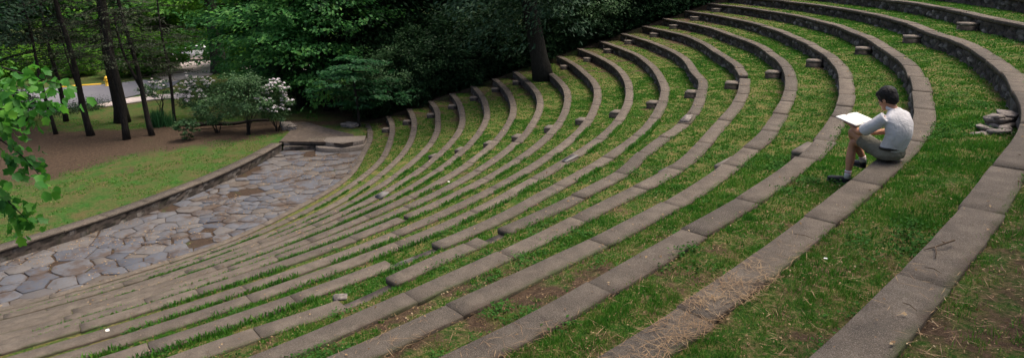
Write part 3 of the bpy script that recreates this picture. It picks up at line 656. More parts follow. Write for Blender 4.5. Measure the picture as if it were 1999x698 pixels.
# one ground sheet around everything
def inpoly(x, y, poly):
    c = np.zeros(x.shape, bool); n = len(poly)
    for i in range(n):
        x1, y1 = poly[i]; x2, y2 = poly[(i + 1) % n]
        if y1 == y2: continue
        c ^= ((y1 > y) != (y2 > y)) & (x < (x2 - x1) * (y - y1) / (y2 - y1) + x1)
    return c
PIT = [tuple(p) for p in (LINE + nrm2 * .24)]
PIT += [tuple(W0 + wn * .62), tuple(W1 + wn * .62), tuple(W2b + wn * .75)]
PIT += [pol(float(RF(1, t)) + .15, t) for t in np.arange(54, 60.1, 1)] + [pol(float(RF(k, 60.4)), 60.4) for k in range(1, NR + 1)] + [pol(float(RF(NR + 1, t)), t) for t in np.arange(60, -24.1, -3)]
PIT += [pol(float(RF(1, T0)) - 3, T0 - 8)]
def kcoord(x, y):
    r = np.hypot(x, y) / M; a = np.clip(np.arctan2(y, x), R(-24), R(76)); return r - (R0 - 17 + A2 * (np.cos(2 * a) - 1) + B2 * np.sin(2 * a))
def ground_z(x, y, pit=True):
    k = kcoord(x, y); th = np.degrees(np.arctan2(y, x))
    hill = np.clip(H1 + (np.minimum(k, 22.5) - 1) * ST * M - .12, ZL, None)
    f = sstep(118, 80, th) * sstep(-100, -50, th)
    z = ZL + (hill - ZL) * f + .05 * (fbm(x * .5, y * .5, 2, 3) - .5)
    z = z - .03
    if pit: z = np.where(inpoly(x, y, PIT), z * 0 - 1.3, z)
    return z
def axis_(a, b, h, far):
    c = np.arange(a, b + h, h); g = []; s_ = h; v = 0
    while v < far: s_ *= 1.35; v += s_; g.append(v)
    g = np.array(g); return np.r_[a - g[::-1], c, b + h + g]
ax = axis_(-26, 52, .3, 420); ay = axis_(-16, 50, .3, 420)
X, Y = np.meshgrid(ax, ay, indexing='ij'); Z = ground_z(X, Y)
ls = X * d0[0] + Y * d0[1]; ld_ = (X * nrm2[0] + Y * nrm2[1]) - np.polyval(fit_, np.clip(ls, sxy[6], sxy[0]))
nz_ = fbm(X * .35, Y * .35, 12, 4) - .5
fa, fb = at(100, 250, ZL)[:2], at(340, 243, ZL)[:2]; fn = np.array([-(fb - fa)[1], (fb - fa)[0]]); fn /= np.linalg.norm(fn); fn *= np.sign((CAM[:2] - fa) @ fn)
fd = (X - fa[0]) * fn[0] + (Y - fa[1]) * fn[1]                     # > 0 on the stage side of the far edge of the bare earth
A_soil = sstep(-1.6, 2.2, ld_ - (7.4 + .58 * (ls - sxy[3])) + 5 * nz_) * sstep(-.7, .9, fd + 3 * nz_)
th_ = np.degrees(np.arctan2(Y, X)); kk_ = kcoord(X, Y)
A_thk = sstep(57, 62, th_) * sstep(118, 100, th_) * sstep(-2, .5, kk_) * .9
wear = np.clip(np.maximum(A_soil, A_thk) * .85 + .06 + .5 * nz_, 0, 1)
n1, n2 = X.shape; a = (np.arange(n1 - 1)[:, None] * n2 + np.arange(n2 - 1)[None]).ravel()
o = mesh_np('ground', np.stack([X, Y, Z], -1).reshape(-1, 3), np.stack([a, a + n2, a + n2 + 1, a + 1], 1), MAT['ground'], smooth=True, attrs={'wear': wear.ravel()})
set_props(o, 'park lawn and bare needle-strewn earth beyond the stage wall', 'ground', kind='structure')
def gz(p): return float(ground_z(np.array([p[0]]), np.array([p[1]]), False)[0])
nl_ = 150000; Pl = np.stack([rng.uniform(-8, 20, nl_), rng.uniform(-6, 16, nl_), np.zeros(nl_)], 1)
lsq = Pl[:, :2] @ d0; ldq = Pl[:, :2] @ nrm2 - np.polyval(fit_, np.clip(lsq, sxy[6], sxy[0])); nq_ = fbm(Pl[:, 0] * .35, Pl[:, 1] * .35, 12, 4) - .5
soil_q = sstep(-1.6, 2.2, ldq - (7.4 + .58 * (lsq - sxy[3])) + 5 * nq_) * sstep(-.7, .9, (Pl[:, 0] - fa[0]) * fn[0] + (Pl[:, 1] - fa[1]) * fn[1] + 3 * nq_)
pxq, pyq, ddq = project(Pl + [0, 0, ZL]); Pl[:, 2] = ground_z(Pl[:, 0], Pl[:, 1], False)
kq = (ldq > .55) & ((Pl[:, :2] - W0) @ wn < 8) & (rng.random(nl_) < (1 - soil_q) * .6 * sstep(.40, .62, fbm(Pl[:, 0] * 1.3, Pl[:, 1] * 1.3, 8, 4))) & (pxq > -150) & (pxq < 620) & ~inpoly(Pl[:, 0], Pl[:, 1], [tuple(at(px, py, ZL)[:2]) for px, py in ((540, 283), (700, 290), (700, 255), (600, 232), (556, 236), (556, 262))])
Pl = Pl[kq]; o = blades(Pl, rng.uniform(.02, .06, len(Pl)), rng.uniform(.02, .05, len(Pl)), rng.uniform(.2, .8, len(Pl)), MAT['blade'], 'lawn_grass', .15 + .35 * fbm(Pl[:, 0], Pl[:, 1], 9, 3)); set_props(o, 'short patchy grass of the lawn above the stage wall', 'grass', kind='stuff')
def flat(name, pix, z, mat, label, cat):
    P_ = [at(px, py, z) for px, py in pix]; n = len(P_)
    V = [tuple(p) for p in P_] + [(p[0], p[1], z - .12) for p in P_]
    F = [tuple(range(n))] + [(i, (i + 1) % n, n + (i + 1) % n, n + i) for i in range(n)]
    return set_props(mesh_np(name, np.array(V), F, mat), label, cat, kind='structure')
flat('path', [(545, 276), (640, 277), (668, 281), (694, 276), (690, 262), (655, 254), (622, 245), (600, 238), (562, 238), (572, 250), (560, 262)], ZL + .012, MAT['path'], 'worn stone path behind the stepped ledge', 'path')
flat('road', [(-260, 300), (-60, 252), (60, 223), (190, 203), (260, 187), (335, 169), (352, 157), (280, 156), (200, 165), (120, 170), (0, 176), (-200, 190), (-500, 230)], ZL + .02, MAT['asphalt'], 'grey asphalt road beyond the grove', 'road')
flat('sidewalk', [(186, 205), (256, 190), (300, 185), (372, 181), (372, 189), (300, 194), (205, 208)], ZL + .035, MAT['concrete'], 'pale concrete walk meeting the road', 'sidewalk')
flat('driveway', [(335, 160), (372, 151), (412, 146), (434, 128), (424, 110), (300, 116), (280, 140)], ZL + .03, MAT['concrete'], 'pale pinkish driveway beyond the road', 'driveway')
flat('parking_lot', [(440, 132), (760, 150), (980, 110), (760, 84), (440, 104)], ZL + .03, MAT['concrete'], 'pale paved parking lot glimpsed behind the thicket', 'parking lot')
m = MB(); cp = [at(px, py, ZL + .02) for px, py in ((118, 171), (150, 168), (196, 165))]
for a, b in zip(cp[:-1], cp[1:]):
    d = (b - a); d[2] = 0; L = np.linalg.norm(d); m.box((a + b) / 2 + [0, 0, .02], (L / 2 + .05, .12, .06), math.atan2(d[1], d[0]))
set_props(m.build('kerb', MAT['yellow']), 'yellow-painted kerb along the far side of the road', 'kerb', kind='structure')

# ------------------------------------------------------------------ step blocks against the benches
def step_block(k, th, label, w=.46, d=.40, h=.17):
    e = empty('step_block', (0, 0, 0)); r = float(RF(k, th)) - d / 2 + .03; x, y = pol(r, th); z = H(k - 1) if k > 1 else 0.0
    e.location = (x, y, z); e.rotation_euler = (0, 0, R(th) + rng.normal(0, .05))
    set_props(e, label, 'step block', 'stone step blocks set against the benches')
    m = MB(); m.hexa([(sx * d / 2 * q + rng.normal(0, .01), sy * w / 2 * q + rng.normal(0, .01), zz) for zz, q in ((-.25, .985), (h - .055, .985)) for sx, sy in ((-1, -1), (1, -1), (1, 1), (-1, 1))])
    m.build('base', MAT['step_shade'], e)
    m = MB(); m.hexa([(sx * d / 2 + rng.normal(0, .008), sy * w / 2 + rng.normal(0, .01), zz + rng.normal(0, .004)) for zz in (h - .055, h + .01) for sx, sy in ((-1, -1), (1, -1), (1, 1), (-1, 1))])
    m.build('cap', MAT['capp'], e); return e
for k in range(5, 20):
    step_block(k, 29.6 + rng.normal(0, .2), 'step block in the long stairway against the %s bench row up from the paving' % ORD[k - 1])
for k in (8, 10, 12, 14, 15, 16):
    step_block(k, {8: 15.5, 10: 15.2, 12: 14.6, 14: 14.1, 15: 13.7, 16: 14.0}[k], 'step block in the short stairway against the %s bench row up from the paving' % ORD[k - 1], w=.66, d=.24, h=.20)
for k, px, py in ((1, 712, 272), (2, 755, 250), (3, 795, 235), (4, 838, 222), (5, 882, 205), (6, 925, 189), (7, 966, 172), (8, 1008, 158), (9, 1050, 142), (10, 1091, 128), (11, 1134, 113), (12, 1178, 96), (13, 1220, 79), (14, 1267, 65), (15, 1306, 49), (16, 1345, 33), (17, 1390, 17)):
    p = at(px, py, (H(k - 1) if k > 1 else 0) + .18); step_block(k, min(60, math.degrees(math.atan2(p[1], p[0]))), 'dark step block at the thicket end of the %s bench row up from the paving' % ORD[k - 1])
# the collapsed step below the eighteenth row
e = set_props(empty('broken_step', (*pol(float(RF(18, 14.6)) - .20, 14.6), H(17) - .05)), 'collapsed pile of broken rough slabs against the wall at the right', 'broken steps')
e.rotation_euler = (0, 0, R(14.6))
def rock(name, c, h, rz, mat, parent, seed, cuts=2):
    bm = bmesh.new(); bmesh.ops.create_cube(bm, size=2); bmesh.ops.subdivide_edges(bm, edges=bm.edges[:], cuts=3, use_grid_fill=True)
    rr_ = np.random.default_rng(seed)
    for v in bm.verts:
        q = np.array(v.co); l = np.linalg.norm(q); q = q * (.95 + .05 * 1.5 / l); q = q + rr_.normal(0, .11, 3); v.co = q * np.array(h)
    me = bpy.data.meshes.new(name); bm.to_mesh(me); bm.free(); me.materials.append(mat); o = bpy.data.objects.new(name, me); COL.objects.link(o); o.location = c; o.rotation_euler = (0, 0, rz); o.parent = parent; return o
MAT['rock'] = simple('rough_broken_stone', (.15, .132, .12), .9, .2, 16, .7, .9)
def polyslab(c, rx, ry, t_, rz, seed, tilt):
    r_ = np.random.default_rng(seed); n = int(r_.integers(6, 9)); a = np.sort(np.linspace(0, 2 * np.pi, n, False) + r_.uniform(-.3, .3, n)); q = np.stack([np.sign(np.cos(a)) * np.abs(np.cos(a)) ** .6 * rx, np.sign(np.sin(a)) * np.abs(np.sin(a)) ** .6 * ry], 1) * r_.uniform(.82, 1.1, (n, 1))
    V = []
    for lev, sc_ in ((-1, .93), (.55, 1.0), (1, .93)):
        for p_ in q: z = lev * t_ + p_[0] * tilt[0] + p_[1] * tilt[1] + r_.normal(0, .006); V.append((c[0] + (p_[0] * math.cos(rz) - p_[1] * math.sin(rz)) * sc_, c[1] + (p_[0] * math.sin(rz) + p_[1] * math.cos(rz)) * sc_, c[2] + z))
    F = [(l * n + i, l * n + (i + 1) % n, (l + 1) * n + (i + 1) % n, (l + 1) * n + i) for l in (0, 1) for i in range(n)] + [tuple(2 * n + i for i in range(n)), tuple(range(n - 1, -1, -1))]
    MB().add(V, F).build('slab', MAT['rock'], e)
for i, (c, rx, ry, t_, rz, tl) in enumerate((((.02, .16, .06), .20, .30, .06, .05, (0, .02)), ((-.01, .17, .15), .19, .28, .03, -.06, (.03, -.04)), ((.05, .26, .205), .13, .17, .022, .25, (-.05, .05)), ((-.05, .02, .19), .10, .12, .02, .7, (.1, -.1)),
        ((.03, -.26, .03), .21, .18, .035, .1, (.02, .05)), ((.07, -.34, .085), .14, .11, .022, .5, (.06, -.08)), ((-.10, -.20, .075), .09, .12, .02, 1.1, (-.12, .1)), ((-.13, -.42, .02), .12, .08, .025, .3, (.1, .05)), ((.10, -.14, .07), .09, .07, .04, .9, (.1, .2)))): polyslab(c, rx, ry, t_, rz, 200 + i, tl)

# ------------------------------------------------------------------ vegetation
def cloud(C, rad, per, L, Wd, flat=.6, tilt=.5, out_from=None, droop=.3):
    C = np.asarray(C, float); n = len(C); rad = np.broadcast_to(rad, n)
    P = np.repeat(C, per, 0); r = np.repeat(rad, per)
    P = P + rng.normal(0, .5, P.shape) * r[:, None] * np.array([1, 1, flat])
    o = P - (np.array(out_from) if out_from is not None else C.mean(0)); o[:, 2] *= .4; o /= np.linalg.norm(o, axis=1)[:, None] + 1e-6
    d = o.copy(); d[:, 2] -= droop; nr = o * .45 + [0, 0, .8]
    ll = L * rng.uniform(.65, 1.3, len(P)); return leaves_mesh(P, ll, ll * (Wd / L), nr, tilt, .12, d)
def stems(base, tips, r0, n=6, wob=.12):
    m = MB()
    for t in tips:
        a = np.array(base, float) + np.r_[rng.normal(0, r0 * 2, 2), 0]; b = np.array(t, float); f = np.linspace(0, 1, 7)[:, None]
        Q = a + (b - a) * f; Q[:, :2] = a[:2] + (b - a)[:2] * f ** 1.5; Q += rng.normal(0, wob * .25, Q.shape) * np.sin(np.pi * f); m.tube(Q, r0 * (1 - .75 * f[:, 0]), n)
    return m
def bush(name, label, cat, mat, rw, h, ncl, per, L, Wd, stem=.03, nst=5, flat=.6, z0=.0, seed=0, blossom=None, barkm='bark', clr=None, flowers=0):
    e = set_props(empty(name), label, cat)
    d = rng.normal(0, 1, (ncl, 3)); d /= np.linalg.norm(d, axis=1)[:, None]; rr_ = rng.uniform(.35, 1, ncl) ** .55
    lump = 1 + .35 * (fbm(d[:, 0] * 2 + seed, d[:, 1] * 2 + d[:, 2] * 2, seed, 2) - .5) * 2
    C = d * (rr_ * lump)[:, None] * [rw, rw, (h - z0) / 2] + [0, 0, z0 + (h - z0) / 2]; C = C[C[:, 2] > .08]
    V, F = cloud(C, (clr or rw * .2), per, L, Wd, flat, .55, (0, 0, h * .4)); mesh_np('foliage', V, F, MAT[mat], e)
    tips = C[rng.choice(len(C), min(nst, len(C)), False)] * [.75, .75, .85]; stems((0, 0, -.15), tips, stem).build('stem', MAT[barkm], e, True)
    if flowers: add_flowers(e, C, flowers)
    return e
def add_flowers(e, C, n, sel=None):
    # each truss is a small dome of petals
    C = C if sel is None else C[sel]; C = C[np.argsort(-(np.linalg.norm((C - C.mean(0)) * [1, 1, .8], axis=1)))][:max(n, 1)]
    P = np.repeat(C, 24, 0); d = rng.normal(0, 1, P.shape); d /= np.linalg.norm(d, axis=1)[:, None]; d[:, 2] = np.abs(d[:, 2]) * .8
    P = P + d * .085 * np.repeat(rng.uniform(.6, 1.25, len(C)), 24)[:, None]; V, F = leaves_mesh(P, .06, .05, d + [0, 0, .3], .35, .15); mesh_np('blossom', V, F, MAT['blossom'], e)
def tree(name, label, h, rw, z0, mat, trunk_r, L, Wd, ncl, per, flat=.35, lean=(0, 0), barkm='bark', layered=False, clr=None, seed=0, limbs=9, taper=.55, droop=.3):
    e = set_props(empty(name), label, 'tree'); f = np.linspace(0, 1, 10); ht = h * .9
    TP = np.stack([lean[0] * f * ht + .04 * np.sin(f * 7 + seed), lean[1] * f * ht + .04 * np.cos(f * 5 + seed), -.25 + f * ht], 1)
    m = MB(); rad = trunk_r * (1 - taper * f); rad[0] *= 1.35; rad[1] *= 1.05; m.tube(TP, rad, 12)
    if layered:
        C = []
        for i in range(ncl // 6):
            t = rng.uniform(0, 1); z = z0 + (h - z0) * t; a = rng.uniform(0, 2 * np.pi); ln = rw * (.72 + .45 * math.sin(math.pi * min(1, t * 1.15))) * rng.uniform(.45, 1.1)
            b = np.array([np.interp(z, TP[:, 2], TP[:, 0]), np.interp(z, TP[:, 2], TP[:, 1]), z]); dz = rng.uniform(-.12, .22)
            q = np.linspace(.3, 1, 6)[:, None]; pts = b + np.array([math.cos(a), math.sin(a), dz]) * ln * q; pts[:, 2] -= .22 * ln * (q[:, 0] - .3) ** 2; pts[:, :2] += rng.normal(0, .16 * ln, (6, 2)) * q; C.append(pts)
            if i % 2 == 0: m.tube(np.array([b, b + (pts[2] - b) * .6, pts[4]]), np.array([.05, .035, .012]) * (trunk_r / .2) ** .4, 5)
        C = np.concatenate(C)
    else:
        d = rng.normal(0, 1, (ncl, 3)); d /= np.linalg.norm(d, axis=1)[:, None]; rr_ = rng.uniform(.25, 1, ncl) ** .5
        lump = 1 + .5 * (fbm(d[:, 0] * 2.2 + seed, d[:, 1] * 2.2 + d[:, 2] * 2.2, seed, 2) - .5) * 2
        C = d * (rr_ * lump)[:, None] * [rw, rw, (h - z0) / 2] + [lean[0] * ht * .7, lean[1] * ht * .7, z0 + (h - z0) / 2]
        for i in rng.choice(len(C), limbs, False):
            b0 = rng.uniform(.35, .8); b = np.array([np.interp(b0, f, TP[:, j]) for j in range(3)]); m.tube(np.array([b, (b + C[i]) / 2 + [0, 0, .15], C[i]]), np.array([.32, .2, .05]) * trunk_r, 6)
    m.build('trunk', MAT[barkm], e, True)
    V, F = cloud(C, (clr or rw * .17), per, L, Wd, flat, .45, (0, 0, z0 + (h - z0) * .3), droop); mesh_np('crown', V, F, MAT[mat], e); return e
def place(proto, used, x, y, z, rz, s, label=None, group=None):
    o = proto if not used else copy_tree(proto)
    o.location = (x, y, z); o.rotation_euler = (0, 0, rz); o.scale = (s, s, s * rng.uniform(.92, 1.1))
    set_props(o, label, None, group); return o

# --- dark thicket at the far ends of the rows
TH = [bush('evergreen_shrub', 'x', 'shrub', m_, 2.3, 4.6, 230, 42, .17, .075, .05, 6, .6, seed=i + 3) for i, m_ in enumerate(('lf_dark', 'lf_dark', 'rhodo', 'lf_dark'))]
us = [0] * 4
def thick_xy(k, th): r = float(RF(1, 60)) + (k - 1) * M; return pol(r, th)
TK = []
for i, k in enumerate(np.arange(1.2, 22, 1.55)): TK.append((k, 60.5 + 150 / (float(RF(1, 60)) + (k - 1) * M) * (.56 + .14 * ((i * 7) % 5) / 5), .78 + .12 * ((i * 5) % 4) / 2))
for i, k in enumerate(np.arange(-1.5, 22, 2.1)): TK.append((k, 60.5 + 330 / (float(RF(1, 60)) + (k - 1) * M), 1.15 + .1 * ((i * 3) % 4)))
for i, (k, th, s) in enumerate(TK):
    x, y = thick_xy(k, th); j = int(rng.choice([0, 1, 3])) if rng.random() < .72 else 2; kk = int(np.clip(round(k), 1, 21))
    first = i < len(np.arange(1.2, 22, 1.55))
    lab = ('dark evergreen shrub crowding the thicket end of the %s bench row up from the paving' if first else 'tall dark shrub deeper in the thicket, behind the end of the %s bench row') % ORD[kk - 1]
    if not first and k < .5: lab = 'tall dark shrub deep in the thicket, behind the stepped ledge' if k < -1 else 'tall dark shrub deep in the thicket, behind the worn stone path'
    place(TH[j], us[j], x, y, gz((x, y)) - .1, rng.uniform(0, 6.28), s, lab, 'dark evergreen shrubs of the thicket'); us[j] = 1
# drooping fresh-green bough in front of the thicket (650-760, 170-240)
b = tree('understorey_tree', 'small tree with a fresh green bough drooping over the lowest row ends', 3.6, 2.3, .9, 'lf_mid', .09, .2, .1, 150, 34, .18, layered=True, clr=.42, seed=5)
p = at(700, 246, ZL); b.location = (p[0], p[1], gz(p))
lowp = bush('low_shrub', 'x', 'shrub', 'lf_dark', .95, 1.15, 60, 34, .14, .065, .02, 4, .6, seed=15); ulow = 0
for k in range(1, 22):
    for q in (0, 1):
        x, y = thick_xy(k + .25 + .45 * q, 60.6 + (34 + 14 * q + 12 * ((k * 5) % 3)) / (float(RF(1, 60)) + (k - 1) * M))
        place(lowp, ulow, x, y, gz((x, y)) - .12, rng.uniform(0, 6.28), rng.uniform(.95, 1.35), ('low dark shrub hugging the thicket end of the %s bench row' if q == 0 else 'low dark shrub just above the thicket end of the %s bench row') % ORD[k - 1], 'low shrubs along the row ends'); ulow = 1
# leaning trunk beside the ninth row
p = at(1062, 152, H(8) + .1); pe = tree('shade_tree', 'thick leaning grey trunk rising at the thicket end of the ninth bench row', 12, 4.6, 1.3, 'lf_grey', .42, .24, .09, 420, 36, .5, lean=(-.10, -.13), barkm='bark_dim', clr=.8, seed=2, taper=.35)
pe.location = (p[0], p[1], p[2])
# canopy trees behind the thicket
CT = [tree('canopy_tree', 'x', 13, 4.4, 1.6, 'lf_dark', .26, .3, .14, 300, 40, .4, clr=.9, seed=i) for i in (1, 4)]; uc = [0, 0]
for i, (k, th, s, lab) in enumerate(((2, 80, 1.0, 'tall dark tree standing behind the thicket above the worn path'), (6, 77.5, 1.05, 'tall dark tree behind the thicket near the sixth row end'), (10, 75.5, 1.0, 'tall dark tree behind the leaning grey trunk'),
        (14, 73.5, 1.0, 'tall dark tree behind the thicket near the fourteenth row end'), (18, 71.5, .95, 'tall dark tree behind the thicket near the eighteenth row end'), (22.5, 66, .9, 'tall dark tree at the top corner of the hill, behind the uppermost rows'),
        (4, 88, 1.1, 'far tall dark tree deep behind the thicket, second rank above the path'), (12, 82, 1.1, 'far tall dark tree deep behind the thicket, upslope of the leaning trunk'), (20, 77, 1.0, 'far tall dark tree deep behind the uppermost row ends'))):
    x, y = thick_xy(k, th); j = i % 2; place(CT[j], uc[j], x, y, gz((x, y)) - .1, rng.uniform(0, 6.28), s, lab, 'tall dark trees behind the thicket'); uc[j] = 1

# --- layered green trees in the middle distance
LT = [tree('beech_tree', 'x', 12, 4.8, 1.2, 'lf_beech', .3, .26, .15, 560, 30, .32, layered=True, clr=.85, seed=11 + i) for i in range(2)]; ul = [0, 0]
for i, (px, py, s, lab) in enumerate(((590, 206, .92, 'layered green beech standing just left of the thicket'), (640, 214, .8, 'layered green beech at the left edge of the thicket, over the path'), (520, 178, .95, 'layered green beech behind the white-blossomed shrub'),
        (560, 160, 1.05, 'tall green beech behind the first layered beech'), (700, 188, .95, 'green beech half hidden in the thicket'))):
    p = at(px, py, ZL); place(LT[i % 2], ul[i % 2], p[0], p[1], gz(p) - .1, rng.uniform(0, 6.28), s, lab, 'layered green beeches'); ul[i % 2] = 1
# big trunk by the driveway
p = at(430, 141, ZL); t_ = tree('shade_tree', 'broad-trunked tree beside the driveway, its boughs hanging low and bright', 13, 6.0, 2.6, 'lf_light', .62, .34, .18, 330, 34, .3, barkm='bark_grey', layered=True, clr=1.0, seed=8); t_.location = (p[0], p[1], gz(p))

# --- the grove of bare-stemmed conifers on the left
def hemlock(label, h, r, lean, z0, dens=1.0, fork=False, seed=0):
    e = set_props(empty('hemlock_tree'), label, 'tree'); f = np.linspace(0, 1, 14); z = -.2 + f * h
    TP = np.stack([lean[0] * z + .05 * np.sin(z * 1.3 + seed), lean[1] * z + .05 * np.cos(z * 1.1 + seed), z], 1); m = MB(); rad = r * (1 - .7 * f); rad[0] *= 1.3; m.tube(TP, rad, 12)
    if fork: q = np.linspace(0, 1, 8)[:, None]; m.tube(TP[3] + np.array([[-.9, -.55, 3.6]]) * q + np.array([[-.25, -.2, 0]]) * np.sin(np.pi * q), r * .6 * (1 - .5 * q[:, 0]), 8)
    C = []; D = []
    for i in range(int(46 * dens)):
        zb = z0 + (h - z0) * rng.random() ** 1.2; a = rng.uniform(0, 6.28); ln = (2.6 - 1.9 * (zb - z0) / (h - z0)) * rng.uniform(.55, 1.15)
        b = np.array([np.interp(zb, z, TP[:, 0]), np.interp(zb, z, TP[:, 1]), zb]); dr = np.array([math.cos(a), math.sin(a), rng.uniform(-.15, .12)])
        pts = b + dr * ln * np.linspace(0, 1, 7)[:, None]; pts[:, 2] -= .12 * ln * np.linspace(0, 1, 7) ** 2; pts[1:] += rng.normal(0, .05, (6, 3)); m.tube(pts, np.linspace(.022, .005, 7), 4)
        for j in range(2, 7):
            for s_ in (-1, 1):
                tw = pts[j] + np.array([-dr[1] * s_, dr[0] * s_, -.12]) * ln * .22 * rng.uniform(.4, 1.2) + dr * .12; m.tube(np.array([pts[j], tw]), np.array([.007, .003]), 3)
                if zb > z0 + .6 or rng.random() < .45: C.append((pts[j] + tw) / 2); C.append(tw)
    m.build('trunk', MAT['bark'], e, True); C = np.array(C)
    C = C[rng.random(len(C)) < .38]; V, F = cloud(C, .34, 13, .13, .03, .25, .35, None, .25); mesh_np('crown', V, F, MAT['needle'], e); return e
for px, py, h, r, lean, z0, dn, fk, lab in ((107, 261, 9, .10, (-.02, -.03), 3.0, .5, 0, 'slim dark conifer with a slightly bowed stem, behind the hanging leaves'), (178, 263, 11, .17, (-.03, -.05), 3.4, 1.1, 0, 'dark bowed conifer trunk left of the grove beside a very thin stem'),
        (168, 241, 8, .065, (-.03, -.06), 3.8, .4, 0, 'very thin bare conifer stem beside the bowed trunk'), (249, 271, 12, .165, (0, -.015), 3.6, 1.25, 0, 'straight dark conifer trunk in front of the broad old trunk'),
        (298, 263, 11, .135, (-.06, -.06), 3.6, 1.2, 1, 'leaning forked conifer trunk at the right of the grove'), (343, 240, 9, .09, (0, .01), 2.6, 1.0, 0, 'slender upright conifer beside the reed clump'), (238, 238, 13, .37, (0, 0), 4.2, 1.4, 0, 'broad old dark trunk at the back of the grove'),
        (130, 236, 11, .13, (-.03, -.02), 3.2, 1.2, 0, 'thin dark conifer at the left back of the grove')):
    e = hemlock(lab, h, r, lean, z0, dn, fk, px); p = at(px, py, ZL); e.location = (p[0], p[1], gz(p)); e['group'] = 'bare-stemmed conifers of the grove'
# broad-leaved tree hanging in at the upper left
p = at(-20, 262, ZL); t_ = tree('oak_tree', 'dark grey-green oak crown filling the upper left above the road', 10, 4.2, 3.6, 'lf_grey', .26, .26, .12, 210, 34, .5, clr=.75, seed=21, lean=(.06, .05)); t_.location = (p[0], p[1], gz(p))
p = at(25, 236, ZL); t_ = bush('laurel_shrub', 'dark rounded shrub at the road edge, left of the slim bowed conifer', 'shrub', 'lf_dark', 1.5, 2.2, 110, 34, .15, .07, seed=6); t_.location = (p[0], p[1], gz(p))
# --- far trees across the road
FT = [tree('street_tree', 'x', 15, 5.2, .8 + i, m_, .35, .5, .28, 260, 36, .35, clr=1.2, seed=31 + i, layered=i == 1) for i, m_ in enumerate(('lf_beech', 'lf_light', 'lf_beech'))]; uf = [0] * 3
for i, (px, py, s, j, lab) in enumerate(((-150, 150, 1, 0, 'far green street tree at the extreme left beyond the road'), (-20, 138, 1, 2, 'far green street tree beyond the road, above the bowed slim conifer'), (70, 132, 1.0, 0, 'far green street tree beyond the road, left of the hydrant'),
        (150, 126, .9, 1, 'bright green street tree beyond the road, directly behind the hydrant'), (245, 118, 1, 2, 'far green street tree behind the broad old trunk'), (330, 108, 1, 1, 'bright green street tree beyond the driveway, left of the parked cars'),
        (395, 88, 1.1, 1, 'bright yellow-green tree far behind the parked cars'), (500, 92, 1.1, 1, 'bright yellow-green tree far behind the layered beeches'), (580, 96, 1.1, 0, 'far green tree behind the layered beeches, right of the bright one'), (690, 92, 1.2, 2, 'far green tree behind the thicket and parking lot'),
        (800, 80, 1.2, 0, 'far green tree showing through thin places in the thicket'), (950, 70, 1.2, 2, 'far green tree behind the leaning grey trunk'), (100, 84, 1.3, 2, 'distant green tree in the back rank, left of the grove'), (290, 72, 1.3, 0, 'distant green tree in the back rank, right of the grove'),
        (-80, 92, 1.3, 0, 'distant green tree in the back rank, extreme left'), (440, 60, 1.3, 2, 'distant green tree in the back rank, behind the driveway'))):
    p = at(px, py, ZL); place(FT[j], uf[j], p[0], p[1], gz(p) - .1, rng.uniform(0, 6.28), s, lab, 'street trees beyond the road'); uf[j] = 1
FS = bush('roadside_shrub', 'x', 'shrub', 'lf_light', 1.9, 2.6, 120, 34, .24, .13, .04, 5, .6, seed=77); fsu = 0
for px, py, s_, lab in ((75, 150, 1.0, 'bright green shrub beyond the road, left of the kerb'), (150, 148, 1.0, 'bright green shrub beyond the road, just left of the hydrant'), (262, 148, 1.2, 'bright green shrub beyond the road, just right of the hydrant'), (296, 146, 1.0, 'bright green shrub beyond the road, seen between the conifer trunks'),
        (318, 140, 1.25, 'bright green shrub beyond the driveway, below the parked cars'), (455, 128, 1.3, 'bright green shrub in front of the white car'), (10, 156, 1.1, 'bright green shrub at the far left beyond the road'), (505, 126, 1.3, 'bright green shrub behind the layered beeches')):
    p = at(px, py, ZL); place(FS, fsu, p[0], p[1], gz(p) - .05, rng.uniform(0, 6.28), s_, lab, 'bright shrubs beyond the road'); fsu = 1
# --- rhododendrons and small plants by the stage
p = at(486, 262, ZL); e = bush('rhododendron', 'tall many-stemmed green rhododendron in the middle of the shrub bed', 'shrub', 'rhodo', 1.55, 3.3, 150, 34, .12, .05, .03, 8, .55, z0=.95, seed=41); e.location = (p[0], p[1], gz(p))
p = at(425, 258, ZL); e = bush('rhododendron', 'lower green rhododendron with bare crooked stems, left in the shrub bed', 'shrub', 'rhodo', 1.05, 2.0, 100, 32, .12, .05, .03, 6, .55, z0=.45, seed=42); e.location = (p[0], p[1], gz(p))
def side_flowers(e, side, zmin, n, seed):
    V_ = np.empty(len([c for c in bpy.data.objects if c.parent == e and c.name.startswith('foliage')][0].data.vertices) * 3, np.float32)
    [c for c in bpy.data.objects if c.parent == e and c.name.startswith('foliage')][0].data.vertices.foreach_get('co', V_); V_ = V_.reshape(-1, 3)
    side = np.array(side); sc_ = V_ @ side; ok = V_[(V_[:, 2] > zmin)]; s2 = ok @ side; ok = ok[s2 > np.quantile(s2, .55)]
    out = []
    for q in ok[rng.permutation(len(ok))]:
        if all(np.linalg.norm(q - o_) > .15 for o_ in out): out.append(q)
        if len(out) >= n: break
    add_flowers(e, np.array(out), n)
camside = np.array([-fw[0] * .7 + rt[0] * .5, -fw[1] * .7 + rt[1] * .5, .35])
p = at(541, 254, ZL); e = bush('flowering_rhododendron', 'rhododendron heaped with pale pink-white blossom at the right of the shrub bed', 'shrub', 'rhodo', 1.0, 2.75, 100, 32, .12, .05, .03, 6, .55, z0=.3, seed=43); side_flowers(e, camside, .9, 85, 1); e.location = (p[0], p[1], gz(p))
p = at(392, 232, ZL); e = bush('flowering_rhododendron', 'pink-flowered rhododendron at the back left of the shrub bed', 'shrub', 'rhodo', 1.05, 2.5, 110, 30, .13, .05, .03, 6, .55, z0=.35, seed=44); side_flowers(e, -fw + [0, 0, .5], 1.2, 75, 2); e.location = (p[0], p[1], gz(p))
